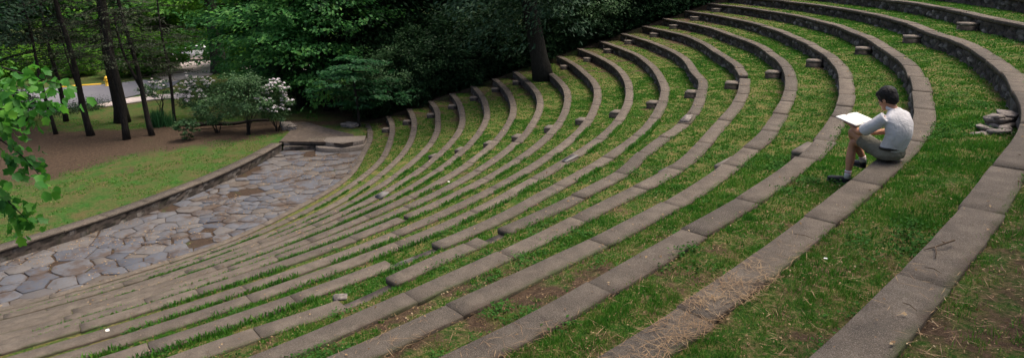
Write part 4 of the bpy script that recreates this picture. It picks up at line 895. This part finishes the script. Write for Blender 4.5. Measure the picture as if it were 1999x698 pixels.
p = at(316, 224, ZL); e = bush('flowering_rhododendron', 'small pink-flowered rhododendron behind the leaning forked conifer', 'shrub', 'rhodo', .95, 2.1, 60, 28, .13, .05, .03, 5, .5, z0=.9, seed=45); side_flowers(e, -fw + [0, 0, .3], 1.0, 26, 3); e.location = (p[0], p[1], gz(p))
p = at(368, 273, ZL); e = bush('rhododendron', 'small young rhododendron at the front left of the shrub bed', 'shrub', 'rhodo', .6, 1.15, 48, 30, .13, .05, .02, 4, .5, z0=.1, seed=46); e.location = (p[0], p[1], gz(p))
def reeds(label, n, h, px, py):
    P_ = np.c_[rng.normal(0, .2, (n, 2)), np.zeros(n)]; o = blades(P_, rng.uniform(.6, 1.1, n) * h, np.full(n, .03), rng.uniform(.05, .45, n), MAT['lf_mid'], 'reed_clump'); p = at(px, py, ZL); o.location = (p[0], p[1], gz(p)); set_props(o, label, 'ornamental grass', 'dark upright grass clumps in the grove')
reeds('taller dark upright grass clump beside the leaning conifer', 260, 1.05, 309, 246); reeds('smaller dark upright grass clump beside the slender conifer', 150, .75, 325, 245)
# low juniper hedge along the road
e = set_props(empty('low_hedge'), 'low dark ground-hugging hedge along the near edge of the road', 'hedge'); hp = [at(px, py, ZL) for px, py in ((45, 238), (95, 226), (140, 218), (178, 212), (200, 209))]
C = []
for a, b in zip(hp[:-1], hp[1:]):
    for t in np.linspace(0, 1, 22): q = a + (b - a) * t + np.r_[rng.normal(0, .55, 2), 0]; q[2] = gz(q) + rng.uniform(.08, .42); C.append(q)
V, F = cloud(C, .5, 46, .12, .04, .6, .6); mesh_np('foliage', V, F, MAT['lf_dark'], e)
m = MB()
for q in C[::6]: m.tube(np.array([[q[0], q[1], gz(q) - .1], q]), np.array([.03, .012]), 5)
m.build('stem', MAT['bark'], e)
p = at(440, 247, ZL); a_ = at(375, 252, ZL); b_ = at(528, 242, ZL); m = MB(); f = np.linspace(0, 1, 12)[:, None]; Q = a_ + (b_ - a_) * f; Q[:, 2] = ZL + .2 + .05 * np.sin(f[:, 0] * 9); Q[:, :2] += .08 * np.sin(f * 6); m.tube(Q, .13 * (1 - .5 * f[:, 0]), 9)
set_props(m.build('fallen_log', MAT['bark'], None, True), 'long dark fallen log lying through the shrub bed', 'log')
e = set_props(empty('stone_heap', tuple(at(562, 248, ZL))), 'small heap of grey stones where the shrub bed meets the path', 'stones')
for i in range(7): rock('stone', (rng.normal(0, .35), rng.normal(0, .25), .08), (.2, .15, .11), rng.uniform(0, 3), MAT['rock'], e, 60 + i)
e = set_props(empty('flat_rock', tuple(at(684, 246, ZL))), 'flat grey rock lying at the foot of the thicket', 'rock'); rock('stone', (0, 0, .06), (.42, .3, .09), .4, MAT['rock'], e, 71)

# --- hydrant and cars across the road
p = at(210, 168, ZL); e = set_props(empty('fire_hydrant', (p[0], p[1], ZL)), 'small yellow fire hydrant standing beyond the road', 'hydrant')
m = MB(); m.tube(np.array([[0, 0, z] for z in (0, .05, .06, .5, .52, .6, .68, .74)]), np.array([.17, .17, .12, .11, .15, .14, .09, .02]), 14); m.build('barrel', MAT['yellow'], e, True)
for a, r_ in ((0, .06), (2.1, .05), (-2.1, .05)): m = MB(); d = np.array([math.cos(a), math.sin(a), 0]); m.tube(np.array([d * .08, d * .17, d * .2]) + [0, 0, .42], np.array([r_, r_, r_ * .8]), 10); m.build('outlet', MAT['yellow'], e, True)
MAT['glass'] = simple('dark_glass', (.02, .025, .03), .15, .5, 2, .1); MAT['tyre'] = simple('tyre_rubber', (.02, .02, .02), .8, .2)
MAT['silver'] = simple('silver_paint', (.55, .56, .58), .35, .5, 3, .04); MAT['white'] = simple('white_paint', (.75, .75, .75), .35, .5, 3, .04)
def car(px, py, rz, mat, label):
    p = at(px, py, ZL); e = set_props(empty('parked_car', (p[0], p[1], ZL + .03), rz), label, 'car', 'cars parked on the driveway')
    prof = [(-2.15, .35), (-2.2, .75), (-2.05, .92), (-1.3, 1.0), (-.85, 1.38), (.45, 1.42), (1.15, 1.0), (2.0, .88), (2.2, .68), (2.15, .33)]; n = len(prof)
    hw = [.78, .82, .82, .84, .66, .66, .84, .8, .78, .76]; V = [(x, w_, z) for (x, z), w_ in zip(prof, hw)] + [(x, -w_, z) for (x, z), w_ in zip(prof, hw)]
    F = [(i, (i + 1) % n, n + (i + 1) % n, n + i) for i in range(n)] + [tuple(range(n - 1, -1, -1)), tuple(range(n, 2 * n))]; MB().add(V, F).build('body', mat, e)
    for s in (-1, 1):
        q = [(-1.12, .86 * s, 1.02), (1.0, .86 * s, 1.02), (.42, .685 * s, 1.36), (-.82, .685 * s, 1.34)]; m = MB(); m.hexa([(x, y - .02 * s, z) for x, y, z in q] + [(x, y + .012 * s, z) for x, y, z in q]); m.build('side_window', MAT['glass'], e)
    for nm, q in (('windscreen', [(1.12, .74, 1.03), (1.12, -.74, 1.03), (.5, -.6, 1.395), (.5, .6, 1.395)]), ('rear_window', [(-1.27, -.74, 1.04), (-1.27, .74, 1.04), (-.9, .6, 1.355), (-.9, -.6, 1.355)])):
        sg = 1 if nm[0] == 'w' else -1; m = MB(); m.hexa([(x - .02 * sg, y, z - .02) for x, y, z in q] + [(x + .02 * sg, y, z + .02) for x, y, z in q]); m.build(nm, MAT['glass'], e)
    for x in (-1.35, 1.35):
        for s in (-1, 1):
            m = MB(); m.tube(np.array([[x, s * .62, .32], [x, s * .85, .32]]), np.array([.32, .32]), 18); wl = m.build('wheel', MAT['tyre'], e); m = MB(); m.tube(np.array([[x, s * .84, .32], [x, s * .865, .32]]), np.array([.19, .17]), 14); h_ = m.build('rim', MAT['silver'], wl)
    return e
car(392, 118, 1.2, MAT['silver'], 'silver car parked on the driveway, left of the broad-trunked tree'); car(470, 122, .9, MAT['white'], 'white car parked beyond the driveway, right of the broad-trunked tree')
car(700, 122, .4, MAT['white'], 'white car glimpsed through the dark thicket')
# ------------------------------------------------------------------ hanging branch at the left
e = set_props(empty('tulip_tree'), 'tree with big fresh lobed leaves on boughs hanging in at the left', 'tree')
def dp(px, py, d): v = fw * FX[5] + rt * (px - 999.5) - up * (py - 349); return CAM + v / FX[5] * d
tb = dp(-560, 560, 7.6); k_ = float(kcoord(np.array([tb[0]]), np.array([tb[1]]))[0]); tb[2] = H(int(k_)) - .1
e.location = tb
TW = [[(-560, 60, 7.6), (-300, 70, 7.2), (-120, 95, 7.0), (0, 130, 6.8), (70, 152, 6.7), (128, 168, 6.6)], [(-300, 70, 7.2), (-160, 170, 7.0), (-60, 240, 6.8), (5, 275, 6.6), (45, 305, 6.5), (80, 345, 6.5)],
      [(-160, 170, 7.0), (-110, 280, 6.9), (-45, 345, 6.7), (0, 375, 6.6), (28, 405, 6.6), (62, 436, 6.6)], [(-60, 240, 6.8), (-20, 215, 6.5), (15, 212, 6.4), (40, 238, 6.4)], [(-120, 95, 7), (-60, 140, 6.7), (0, 180, 6.6), (45, 190, 6.5), (90, 192, 6.4)]]
m = MB(); LP = []; LD = []
f = np.linspace(0, 1, 9); tr = np.stack([tb[0] + .15 * np.sin(f * 3), tb[1] + .1 * np.sin(f * 4), tb[2] + f * 7.5], 1); m.tube(tr - tb, .2 * (1 - .6 * f), 12)
for pth in TW:
    Q = np.array([dp(*q) for q in pth]); s_ = np.linspace(0, len(Q) - 1, 30); Q = np.stack([np.interp(s_, np.arange(len(Q)), Q[:, j]) for j in range(3)], 1); Q[1:-1] = (Q[:-2] + Q[1:-1] + Q[2:]) / 3
    m.tube(Q - tb, np.linspace(.022 if pth[0][0] < -500 else .012, .003, 30), 6)
    for i in range(8, 30):
        for r_ in range(4 if i < 22 else 5):
            if rng.random() < .95: LP.append(Q[i] + rng.normal(0, .085, 3) + [0, 0, -.03]); LD.append(rng.normal(0, .6, 3) + (Q[-1] - Q[0]) / np.linalg.norm(Q[-1] - Q[0]) * .4 + [0, 0, -.55])
m.build('trunk', MAT['bark'], e, True)
LP = np.array(LP); LD = np.array(LD); tmpl = np.array([(0, 0), (.10, -.16), (.30, -.36), (.50, -.46), (.58, -.30), (.72, -.34), (.98, -.26), (.90, 0), (.98, .26), (.72, .34), (.58, .30), (.50, .46), (.30, .36), (.10, .16)]); tmpl[:, 1] *= 1.0
nl = len(LP); Nn = rng.normal(0, .55, (nl, 3)) + [.25, -.15, .8]; D = LD / np.linalg.norm(LD, axis=1)[:, None]; Nn -= D * (Nn * D).sum(1)[:, None]; Nn /= np.linalg.norm(Nn, axis=1)[:, None]; S_ = np.cross(Nn, D); sz = rng.uniform(.06, .115, nl)
V = LP[:, None] + (D[:, None] * tmpl[None, :, :1] + S_[:, None] * tmpl[None, :, 1:] + Nn[:, None] * (np.abs(tmpl[None, :, 1:]) * .25 - tmpl[None, :, :1] ** 2 * .18)) * sz[:, None, None] - tb
cen = LP[:, None] + D[:, None] * .5 * sz[:, None, None] - Nn[:, None] * .045 * sz[:, None, None] - tb
V = np.concatenate([V, cen], 1); i14 = np.arange(14); Ft = np.stack([i14, (i14 + 1) % 14, np.full(14, 14)], 1); F = (np.arange(nl)[:, None, None] * 15 + Ft[None]).reshape(-1, 3)
mesh_np('leaves', V.reshape(-1, 3), F, MAT['tulip'], e, True)

# ------------------------------------------------------------------ the reading man
MAT['skin'] = simple('skin', (.42, .20, .115), .55, .35, 30, .12); MAT['hair'] = simple('black_hair', (.006, .005, .005), .65, .25, 80, .3, .2)
def cloth(name, c, fold=.25):
    t = NT(name, .9, .15); n = t.noise(9, 4, .6, t.obj(), 1.2); f = t.noise(300, 2, .5, t.obj()); t.bump(t.math('ADD', n, t.math('MULTIPLY', f, .06)), fold, .03)
    return t.col(t.ramp(n, [(.3, tuple(x * .92 for x in c)), (.7, tuple(min(1, x * 1.05) for x in c))]))
MAT['shirt'] = cloth('white_cotton', (.52, .51, .525), .6); MAT['shorts'] = cloth('olive_cotton', (.155, .145, .112), .5); MAT['sock'] = simple('white_sock', (.6, .56, .56), .95, .1)
MAT['shoe'] = simple('navy_shoe', (.006, .007, .011), .6, .25); MAT['belt'] = simple('black_belt', (.012, .011, .01), .4, .4); MAT['paper'] = simple('book_paper', (.78, .77, .72), .8, .2, 40, .04); MAT['red'] = simple('red_stripe', (.45, .06, .08), .9, .1)
MT = 11.15; mr_ = float(RF(17, MT)) + BWm * .52; mx, my = pol(mr_, MT)
mx -= rt[0] * .075; my -= rt[1] * .075; FACE = MT + 163
man = set_props(empty('person', (mx, my, H(17) + .004), R(FACE)), 'man in a white short-sleeved shirt and olive shorts sitting cross-legged on a bench, reading', 'person'); man.scale = (.965, .965, .965)
def remesh(o, vox, smooth=4, disp=0, size=.1):
    md = o.modifiers.new('join', 'REMESH'); md.mode = 'VOXEL'; md.voxel_size = vox; md.use_smooth_shade = True
    s_ = o.modifiers.new('smooth', 'SMOOTH'); s_.factor = .5; s_.iterations = smooth
    if disp:
        tx = bpy.data.textures.new('folds', 'CLOUDS'); tx.noise_scale = size; d = o.modifiers.new('folds', 'DISPLACE'); d.texture = tx; d.strength = disp; d.mid_level = .5
    return o
def cat_path(P, n=14):
    P = np.asarray(P, float); t = np.linspace(0, len(P) - 1, n); out = []
    for x in t:
        i = min(int(x), len(P) - 2); f = x - i; p0 = P[max(i - 1, 0)]; p1 = P[i]; p2 = P[i + 1]; p3 = P[min(i + 2, len(P) - 1)]
        out.append(.5 * (2 * p1 + (p2 - p0) * f + (2 * p0 - 5 * p1 + 4 * p2 - p3) * f * f + (3 * p1 - p0 - 3 * p2 + p3) * f ** 3))
    return np.array(out)
def limb(m, pts, n=16, k=14, ref=None):
    Q = cat_path([p for p in pts], k); m.tube(Q[:, :3], Q[:, 3:5] if Q.shape[1] == 5 else Q[:, 3], n, ref=ref); return m
# joints, metres, x = where he faces, y = his left, z = up from the bench top
HD = np.array([.075, .012, .70]); pt = R(30); tw = R(4)
hf = np.array([math.cos(pt) * math.cos(tw), math.cos(pt) * math.sin(tw), -math.sin(pt)]); hl = np.array([-math.sin(tw), math.cos(tw), 0]); hu = np.cross(hf, hl); HR = np.stack([hf, hl, hu], 1)
def hp_(x, y, z): return HD + HR @ np.array([x, y, z])
m = MB()
limb(m, [(-.03, 0, .09, .10, .15), (-.075, 0, .22, .085, .135), (-.10, 0, .35, .09, .15), (-.07, 0, .47, .080, .150), (-.03, 0, .55, .055, .085), (-.0, 0, .60, .052, .055), (.03, .004, .65, .05, .052), (.06, .01, .70, .05, .05)], 20, 24, ref=[1, 0, 0])
m.ball(hp_(-.012, 0, .035), (.098, .076, .092), HR); m.ball(hp_(.03, 0, -.03), (.066, .062, .088), HR); m.ball(hp_(.062, 0, -.082), (.034, .036, .03), HR)
m.ball(hp_(.088, 0, -.012), (.02, .012, .026), HR); m.ball(hp_(.10, 0, -.028), (.014, .014, .012), HR); m.ball(hp_(.083, 0, -.06), (.016, .024, .011), HR)
m.ball(hp_(.078, 0, .022), (.018, .05, .011), HR)
for s in (-1, 1):
    m.ball(hp_(-.005, s * .077, -.012), (.02, .008, .031), HR); m.ball(hp_(.06, s * .04, -.03), (.026, .02, .022), HR)
# arms
LA = [(-.04, .145, .51, .048), (.07, .205, .425, .045), (.20, .215, .325, .043), (.29, .185, .325, .041), (.38, .135, .345, .030), (.425, .11, .357, .026)]
RA = [(-.04, -.145, .51, .048), (.03, -.21, .42, .045), (.08, -.225, .315, .042), (.16, -.16, .29, .038), (.235, -.075, .27, .028), (.27, -.04, .262, .025)]
limb(m, LA, 14, 22); limb(m, RA, 14, 22)
def hand(m, wrist, d, nrm, curl, side):
    d = np.array(d, float); d /= np.linalg.norm(d); nrm = np.array(nrm, float); nrm -= d * (d @ nrm); nrm /= np.linalg.norm(nrm); sd_ = np.cross(nrm, d) * side; w_ = np.array(wrist, float)
    for q in (-.5, 0, .5): m.tube(np.array([w_ - d * .01 + sd_ * q * .03, w_ + d * .04 + sd_ * q * .045, w_ + d * .085 + sd_ * q * .052]), np.array([.015, .018, .014]), 8)
    for i, (o_, L) in enumerate(((-.033, .062), (-.011, .075), (.011, .08), (.033, .072))):
        b = w_ + d * .08 + sd_ * o_; a1, a2 = curl; p1 = b + (d * math.cos(a1) - nrm * math.sin(a1)) * L * .5; p2 = p1 + (d * math.cos(a1 + a2) - nrm * math.sin(a1 + a2)) * L * .5; m.tube(np.array([b - d * .02, b, p1, p2]), np.array([.010, .0095, .0088, .0068]), 8)
    b = w_ + d * .03 + sd_ * .03; m.tube(np.array([b - sd_ * .012, b + sd_ * .025 + d * .025, b + sd_ * .03 + d * .06 - nrm * .012]), np.array([.013, .0115, .008]), 8)
hand(m, (.43, .107, .358), (.75, -.6, .12), (0, 0, -1), (.25, .35), -1)
hand(m, (.275, -.035, .26), (.75, .65, -.05), (0, 0, 1), (.35, .5), -1)
# right leg planted, left leg crossed over it
RL = [(.0, -.085, .095, .085), (.16, -.075, .105, .08), (.33, -.04, .125, .062), (.43, -.01, .125, .056), (.455, .0, .05, .050), (.448, .02, -.08, .053), (.44, .04, -.2, .037), (.438, .05, -.295, .032)]
LL = [(.0, .09, .105, .085), (.16, .085, .17, .08), (.33, .065, .228, .064), (.445, .03, .25, .056), (.465, -.015, .18, .050), (.44, -.07, .06, .050), (.40, -.12, -.05, .036), (.385, -.14, -.105, .031)]
limb(m, RL, 16, 30); limb(m, LL, 16, 30)
body = remesh(m.build('body', MAT['skin'], man, True), .0065, 3)
# shirt
m = MB()
limb(m, [(-.045, 0, .15, .118, .168), (-.08, 0, .21, .118, .168), (-.115, 0, .33, .118, .178), (-.10, 0, .43, .116, .190), (-.065, 0, .515, .095, .185), (-.03, 0, .565, .072, .125), (-.012, 0, .595, .066, .075)], 26, 26, ref=[1, 0, 0])
for L_, s in ((LA, 1), (RA, -1)):
    q = np.array(L_)[:3].copy(); q[0, :3] += [.005, .012, .012] if s > 0 else [.005, -.012, .012]; q[:, 3] = (.074, .070, .070); end = q[2, :3]; q[2, :3] = q[1, :3] + (q[2, :3] - q[1, :3]) * .86; limb(m, [tuple(v) for v in q], 18, 12)
remesh(m.build('shirt', MAT['shirt'], man, True), .008, 4, .014, .16)
m = MB(); t = np.linspace(R(25), R(335), 22); m.tube(np.stack([.005 + .066 * np.cos(t), .066 * np.sin(t), .615 + .018 * np.cos(t) - .01], 1), np.stack([np.full(22, .021), np.full(22, .008)], 1), 8, ref=[0, 0, 1]); m.build('collar', MAT['shirt'], man, True)
# shorts and belt
m = MB(); limb(m, [(-.045, 0, .035, .115, .165), (-.045, 0, .09, .135, .185), (-.05, 0, .14, .128, .178), (-.058, 0, .178, .120, .170)], 26, 12, ref=[1, 0, 0])
for L_ in (RL, LL):
    q = np.array(L_)[:3]; e_ = q[1, :3] + (q[2, :3] - q[1, :3]) * .72; limb(m, [(q[0, 0] - .02, q[0, 1], q[0, 2] - .005, .098, .095), (*(q[1, :3] + [0, 0, -.008]), .094, .092), (*(e_ + [0, 0, -.008]), .092, .088)], 18, 10)
remesh(m.build('shorts', MAT['shorts'], man, True), .008, 3, .016, .07)
m = MB(); t = np.linspace(0, 2 * np.pi, 33); m.tube(np.stack([-.060 + .126 * np.cos(t), .176 * np.sin(t), .172 - .018 * np.cos(t) * 0], 1), np.stack([np.full(33, .016), np.full(33, .006)], 1), 8, ref=[0, 0, 1]); bl = m.build('belt', MAT['belt'], man, True)
# hair
m = MB(); m.ball(hp_(-.022, 0, .048), (.113, .092, .106), HR); m.ball(hp_(-.055, 0, .0), (.075, .078, .085), HR); m.ball(hp_(.045, 0, .088), (.055, .066, .042), HR); m.ball(hp_(-.07, 0, -.04), (.045, .06, .05), HR)
for s in (-1, 1): m.ball(hp_(.012, s * .06, .03), (.045, .022, .045), HR); m.ball(hp_(.02, s * .072, .0), (.013, .008, .026), HR)
remesh(m.build('hair', MAT['hair'], man, True), .007, 3, .010, .02)
for s in (-1, 1): m = MB(); m.ball(hp_(.083, s * .032, -.002), (.009, .013, .007), HR, 10, 6); m.build('eye', MAT['belt'], man, True)
m = MB()
for s in (-1, 1):
    t = np.linspace(0, 2 * np.pi, 17); m.tube(np.array([hp_(.106, s * .034 + .022 * math.cos(a), -.008 + .017 * math.sin(a)) for a in t]), np.full(17, .0016), 5)
    m.tube(np.array([hp_(.106, s * .057, -.004), hp_(.05, s * .08, 0), hp_(-.01, s * .084, .004)]), np.full(3, .0016), 5)
m.tube(np.array([hp_(.107, -.012, -.004), hp_(.107, .012, -.004)]), np.full(2, .0016), 5); m.build('glasses', MAT['belt'], man)
def foot(ank, toe, nm='shoe'):
    a = np.array(ank, float); t_ = np.array(toe, float); d = t_ - a; d[2] = 0; d /= np.linalg.norm(d); dn = (t_ - a); m = MB()
    h = a + [0, 0, -.045] - d * .035; P_ = [h + d * x * .27 + (0, 0, dn[2] * x * .35) for x in (0, .12, .35, .6, .85, 1.0)]
    m.tube(np.array(P_), np.array([(.028, .03), (.045, .037), (.046, .041), (.038, .047), (.03, .045), (.018, .03)]), 14, ref=[0, 0, 1]); m.tube(np.array([a + [0, 0, -.06], a + [0, 0, -.012]]), np.array([.042, .040]), 14)
    sh = remesh(m.build(nm, MAT['shoe'], man, True), .006, 3)
    m = MB(); P2 = np.array(P_) + [0, 0, -.03]; m.tube(P2, np.array([(.012, .03), (.013, .038), (.013, .042), (.013, .049), (.013, .047), (.010, .031)]), 12, ref=[0, 0, 1]); m.build('sole', MAT['belt'], sh, True)
foot((.438, .05, -.30), (.60, .09, -.325)); foot((.385, -.14, -.115), (.49, -.19, -.20))
for L_, nm in ((RL, 0), (LL, 1)):
    a, b = np.array(L_[-2][:3]), np.array(L_[-1][:3]); m = MB(); m.tube(np.array([a + (b - a) * .25, a + (b - a) * .7, b + [0, 0, -.025]]), np.array([.041, .037, .040]), 14); sk_ = m.build('sock', MAT['sock'], man, True)
    m = MB(); m.tube(np.array([a + (b - a) * .42, a + (b - a) * .52]), np.array([.0405, .0398]), 14); m.build('stripe', MAT['red'], sk_, True)
# open book
bk = set_props(empty('book', (0, 0, 0)), 'open white-paged book held over the knees of the sitting man', 'book')
mwv = Matrix.Translation(man.location) @ Matrix.Rotation(R(FACE), 4, 'Z'); bk.matrix_world = mwv @ Matrix.Translation((.405, .035, .392)) @ Matrix.Rotation(R(3), 4, 'Z') @ Matrix.Rotation(R(-13), 4, 'Y')
for s in (-1, 1):
    n = 9; m = MB(); ys = np.linspace(.002, .195, n); zt = .016 * np.sin(np.clip((ys / .195) ** .5, 0, 1) * np.pi * .8) + .004 * (ys / .195) - .004; V = []
    for y, z in zip(ys, zt):
        for x, zz in ((-.135, 0.03 * y), (.135, .03 * y), (.135, z + .004), (-.135, z + .004)): V.append((x, s * y, zz))
    F = [(i * 4 + j, i * 4 + (j + 1) % 4, i * 4 + 4 + (j + 1) % 4, i * 4 + 4 + j) for i in range(n - 1) for j in range(4)] + [(0, 1, 2, 3), tuple((n - 1) * 4 + j for j in range(4))]
    m.add(V, F); m.build('page_block', MAT['paper'], bk)
MAT['cover'] = simple('book_cover', (.10, .07, .06), .6, .3); m = MB(); m.hexa([(x, y, z + .0006 + abs(y) * .03) for z in (-.006, -.001) for x, y in ((-.142, -.203), (.142, -.203), (.142, .203), (-.142, .203))]); m.build('cover', MAT['cover'], bk)

# ------------------------------------------------------------------ odds and ends on the benches
MAT['twigm'] = simple('dead_twig', (.09, .065, .045), .9, .1, 30, .3)
def on_row(k, px, py): p = at(px, py, H(k) + .01); return p
p = on_row(18, 1840, 478); e = set_props(empty('fallen_branch', tuple(p)), 'small forked dead branch lying across the bench row above the man', 'branch')
q = [at(px, py, H(18) + .012 + h) - p for px, py, h in ((1803, 487, .0), (1826, 481, .01), (1846, 474, .035), (1863, 468, .03))]; m = MB(); m.tube(np.array(q), np.array([.003, .005, .006, .007]), 7); m.tube(np.array([q[1], at(1828, 492, H(18) + .03) - p, at(1826, 503, H(18) + .012) - p]), np.array([.005, .004, .003]), 6); m.tube(np.array([q[2], at(1838, 470, H(18) + .05) - p]), np.array([.006, .003]), 5); m.build('twig', MAT['twigm'], e, True)
for px0, py0, px1, py1, k, lab in ((1806, 521, 1838, 533, 18, 'thin straight dead twig below the forked branch'), (1550, 456, 1590, 466, 17, 'thin dead twig on the bench near the pine straw, toward the man'), (1762, 590, 1790, 606, 18, 'short curved dead twig lower on the same bench as the forked branch')):
    a, b = at(px0, py0, H(k) + .014), at(px1, py1, H(k) + .014); c = (a + b) / 2 + [0, 0, .012]; m = MB(); m.tube(np.array([a, c, b]), np.array([.002, .003, .0015]), 6); set_props(m.build('twig', MAT['twigm'], None, True), lab, 'twig')
def scrap(px, py, z, s, lab):
    p = at(px, py, z); n = 6; V = []
    for i in range(n):
        for j in range(n): V.append((p[0] + (i / 5 - .5) * s, p[1] + (j / 5 - .5) * s * .7, p[2] + .012 + .25 * s * float(fbm(i * .6 + px, j * .6, 4, 2) - .5)))
    V = np.array(V); V2 = V - [0, 0, .0015]; F = [(i * n + j, (i + 1) * n + j, (i + 1) * n + j + 1, i * n + j + 1) for i in range(n - 1) for j in range(n - 1)]; F = F + [tuple(a + n * n for a in f[::-1]) for f in F]
    rim = [i * n for i in range(n)] + [(n - 1) * n + j for j in range(1, n)] + [i * n + n - 1 for i in range(n - 2, -1, -1)] + [j for j in range(n - 2, 0, -1)]
    F += [(rim[i], rim[(i + 1) % len(rim)], rim[(i + 1) % len(rim)] + n * n, rim[i] + n * n) for i in range(len(rim))]
    set_props(mesh_np('paper_scrap', np.concatenate([V, V2]), F, MAT['paper']), lab, 'paper scrap', 'scraps of white litter')
for a in ((210, 645, H(11), .16, 'crumpled white scrap on a bench at the lower left'), (1612, 506, H(17), .07, 'small white scrap on turf beside the straw-covered bench'), (1213, 640, H(15), .07, 'white scrap on turf between the near benches at bottom centre'), (1382, 622, H(16), .06, 'white scrap beside the straw drift on the near bench'), (1375, 467, H(15), .06, 'pale scrap on turf below the step block'), (647, 479, H(8), .14, 'white scrap on a bench left of centre'), (876, 355, H(9), .16, 'pale scrap on a bench above the centre')): scrap(*(a[:3] + (a[3] * .38,) + a[4:]))
def slab(px, py, z, h, rz, tilt, mat, lab):
    p = at(px, py, z); e = MB(); e.box((0, 0, 0), h, 0, tilt); V = np.concatenate(e.V) + rng.normal(0, .015, (8, 3)); o = mesh_np('broken_slab', V, e.F, mat); o.location = (p[0], p[1], p[2] + h[2] + .02); o.rotation_euler = (0, 0, rz); set_props(o, lab, 'broken slab'); return o
MAT['pale'] = simple('pale_broken_stone', (.13, .125, .12), .9, .2, 12, .3, .5)
slab(745, 383, H(7), (.10, .19, .015), .5, .15, MAT['pale'], 'pale broken slab propped on the turf left of centre')
slab(1113, 310, H(11) + .01, (.07, .26, .004), .35, .0, MAT['pale'], 'pale fresh patch of slab lying on a bench at the middle of the picture')
slab(712, 540, H(12) - .12, (.09, .08, .03), .8, .3, MAT['rock'], 'dark broken stone lying in the gap of the broken bench')
slab(665, 584, H(13) - .10, (.08, .045, .008), 1.1, .1, MAT['rock'], 'flat broken stone lying where bench slabs are missing')
slab(1340, 236, H(13) + .0, (.1, .2, .04), .5, .15, MAT['rock'], 'tilted broken coping piece at the chipped bench')

# ------------------------------------------------------------------ big unseen trees added behind the camera to shade the near rows
for i, (r_, th, lab) in enumerate(((52, 12, 'large unseen tree added for shade, on the bank above the uppermost bench row'), (52, -14, 'large unseen tree added for shade, on the bank behind the near end of the rows'))):
    x, y = pol(r_, th); e = tree('shade_tree', lab, 15, 8.0, 6.0, 'lf_mid', .45, .42, .24, 340, 34, .4, clr=1.5, seed=51 + i); e.location = (x, y, gz((x, y)) - .1)
